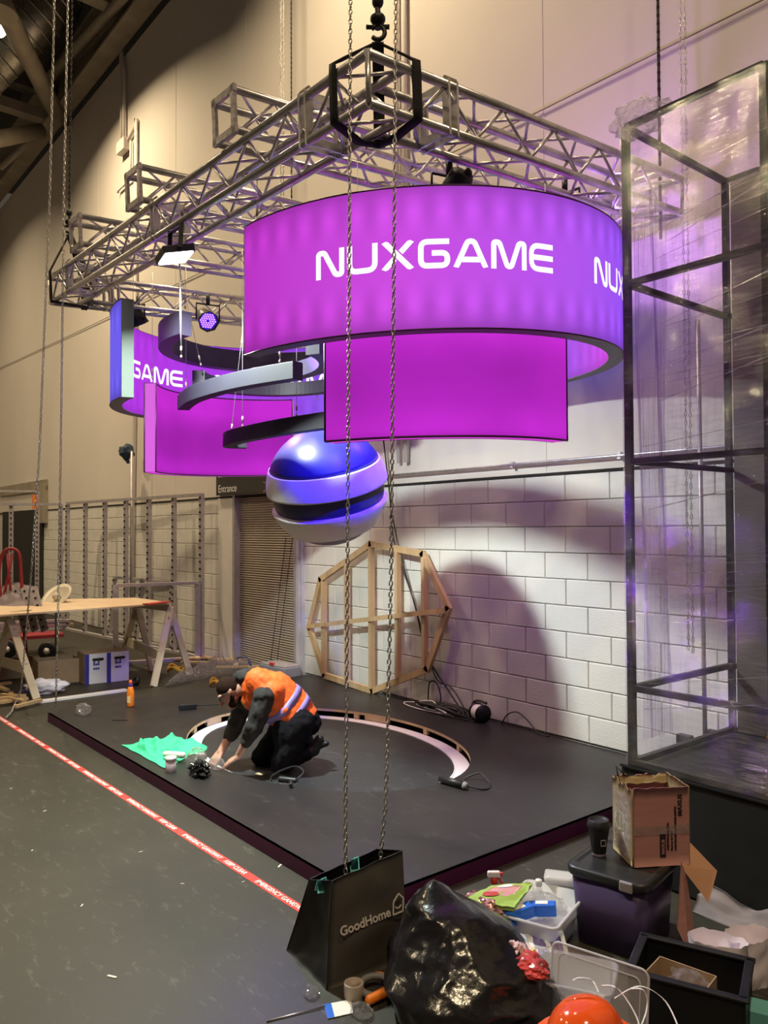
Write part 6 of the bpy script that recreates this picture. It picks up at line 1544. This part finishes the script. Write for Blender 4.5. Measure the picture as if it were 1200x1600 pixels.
pg = G(1195, 1590, .06); single(B().box((pg.x, pg.y, .05), (.10, .10, .10), Matrix.Rotation(.4, 3, 'Z')), 'teal_carton', mat('teal_card', (.15, .42, .42), .6), 'small teal carton at the right picture edge', 'box', (pg.x, pg.y, 0), bevel=.004)
pg = G(1190, 1540, .1); single(B().box((4.70, -2.16, .07), (.22, .18, .14), Matrix.Rotation(.4, 3, 'Z')), 'black_bin', m_black, 'black bin behind the white paper bags', 'bin', (4.70, -2.16, 0), bevel=.02)
# tape roll, orange tape gun, wrapper and card at the bag's foot
tr2 = thing('tape_roll', 'roll of tan masking tape standing before the shopping bag', 'tape', G(553, 1556)); c = G(553, 1558); M_ = Matrix.Translation(c)
m_tan = mat('tan_tape', (.40, .33, .28), .6, var=.08)
build(B().lathe([(.030, .001), (.040, .001), (.0405, .002), (.0405, .058), (.040, .059), (.030, .059), (.030, .001)], 28, M_, cap=False), 'tape_roll_body', m_tan, tr2)
sp_pts = [c+Vector((math.cos(a)*(.010+.003*a), math.sin(a)*(.010+.003*a), .03)) for a in [k*.5 for k in range(13)]]
build(ribbon(sp_pts, .052, .0012, (0, 0, 1)), 'loose_tail', m_tan, tr2)
tgun = thing('tape_measure_tool', 'grey and orange hand saw handle lying before the shopping bag', 'tool', G(590, 1553)); c = G(588, 1545, .02)
bo = B().tube(smooth([c+_r*(.055*math.cos(a)*1.2)+Vector((_f.x, _f.y, 0))*(.05*math.sin(a))+Vector((0, 0, .012+.012*math.sin(a))) for a in [2*PI*k/10 for k in range(11)]], 3), .014, 8); build(bo, 'handle_ring', m_grey, tgun)
build(B().cap(G(578, 1562, .025), G(602, 1550, .03), .020, .020), 'orange_grip', m_or, tgun)
build(B().tube(smooth([G(565, 1532, .03), G(590, 1520, .05), G(610, 1527, .05)], 5), .005, 6), 'orange_edge', m_or, tgun)
clear_crumple('clear_wrapper', G(486, 1556), (.035, .03, .025), 'small clear wrapper left of the tape roll', 37)
clear_crumple('clear_wrapper', G(565, 1585), (.055, .04, .025), 'clear wrapper lying on the printed header card', 41)
hc = thing('header_card', 'white printed packaging card with a blue corner on the floor', 'card', G(530, 1580)); q = [G(506, 1570, .003), G(548, 1562, .003), G(552, 1583, .003), G(512, 1592, .003)]
build(B().add(q+[p+Vector((0, 0, .0015)) for p in q], [(3, 2, 1, 0), (4, 5, 6, 7)]+[(i, (i+1) % 4, (i+1) % 4+4, i+4) for i in range(4)]), 'card', m_white, hc)
q2 = [q[0], q[0].lerp(q[1], .27), q[3].lerp(q[2], .27), q[3]]; build(B().add([p+Vector((0, 0, .002)) for p in q2], [(0, 1, 2, 3)]), 'blue_print', m_bluep, hc)
single(B().tube([G(416, 1596, .004), G(508, 1572, .006)], .003, 6), 'metal_rod', m_chain, 'thin grey rod on the floor left of the printed card', 'rod', G(416, 1596))
wk = G(632, 1500, .02); single(B().box((wk.x, wk.y, .03), (.05, .04, .03), Matrix.Rotation(.5, 3, 'Z')), 'wood_block', m_wood, 'small sawn wood block between shopping bag and refuse sack', 'block', (wk.x, wk.y, 0), bevel=.002)
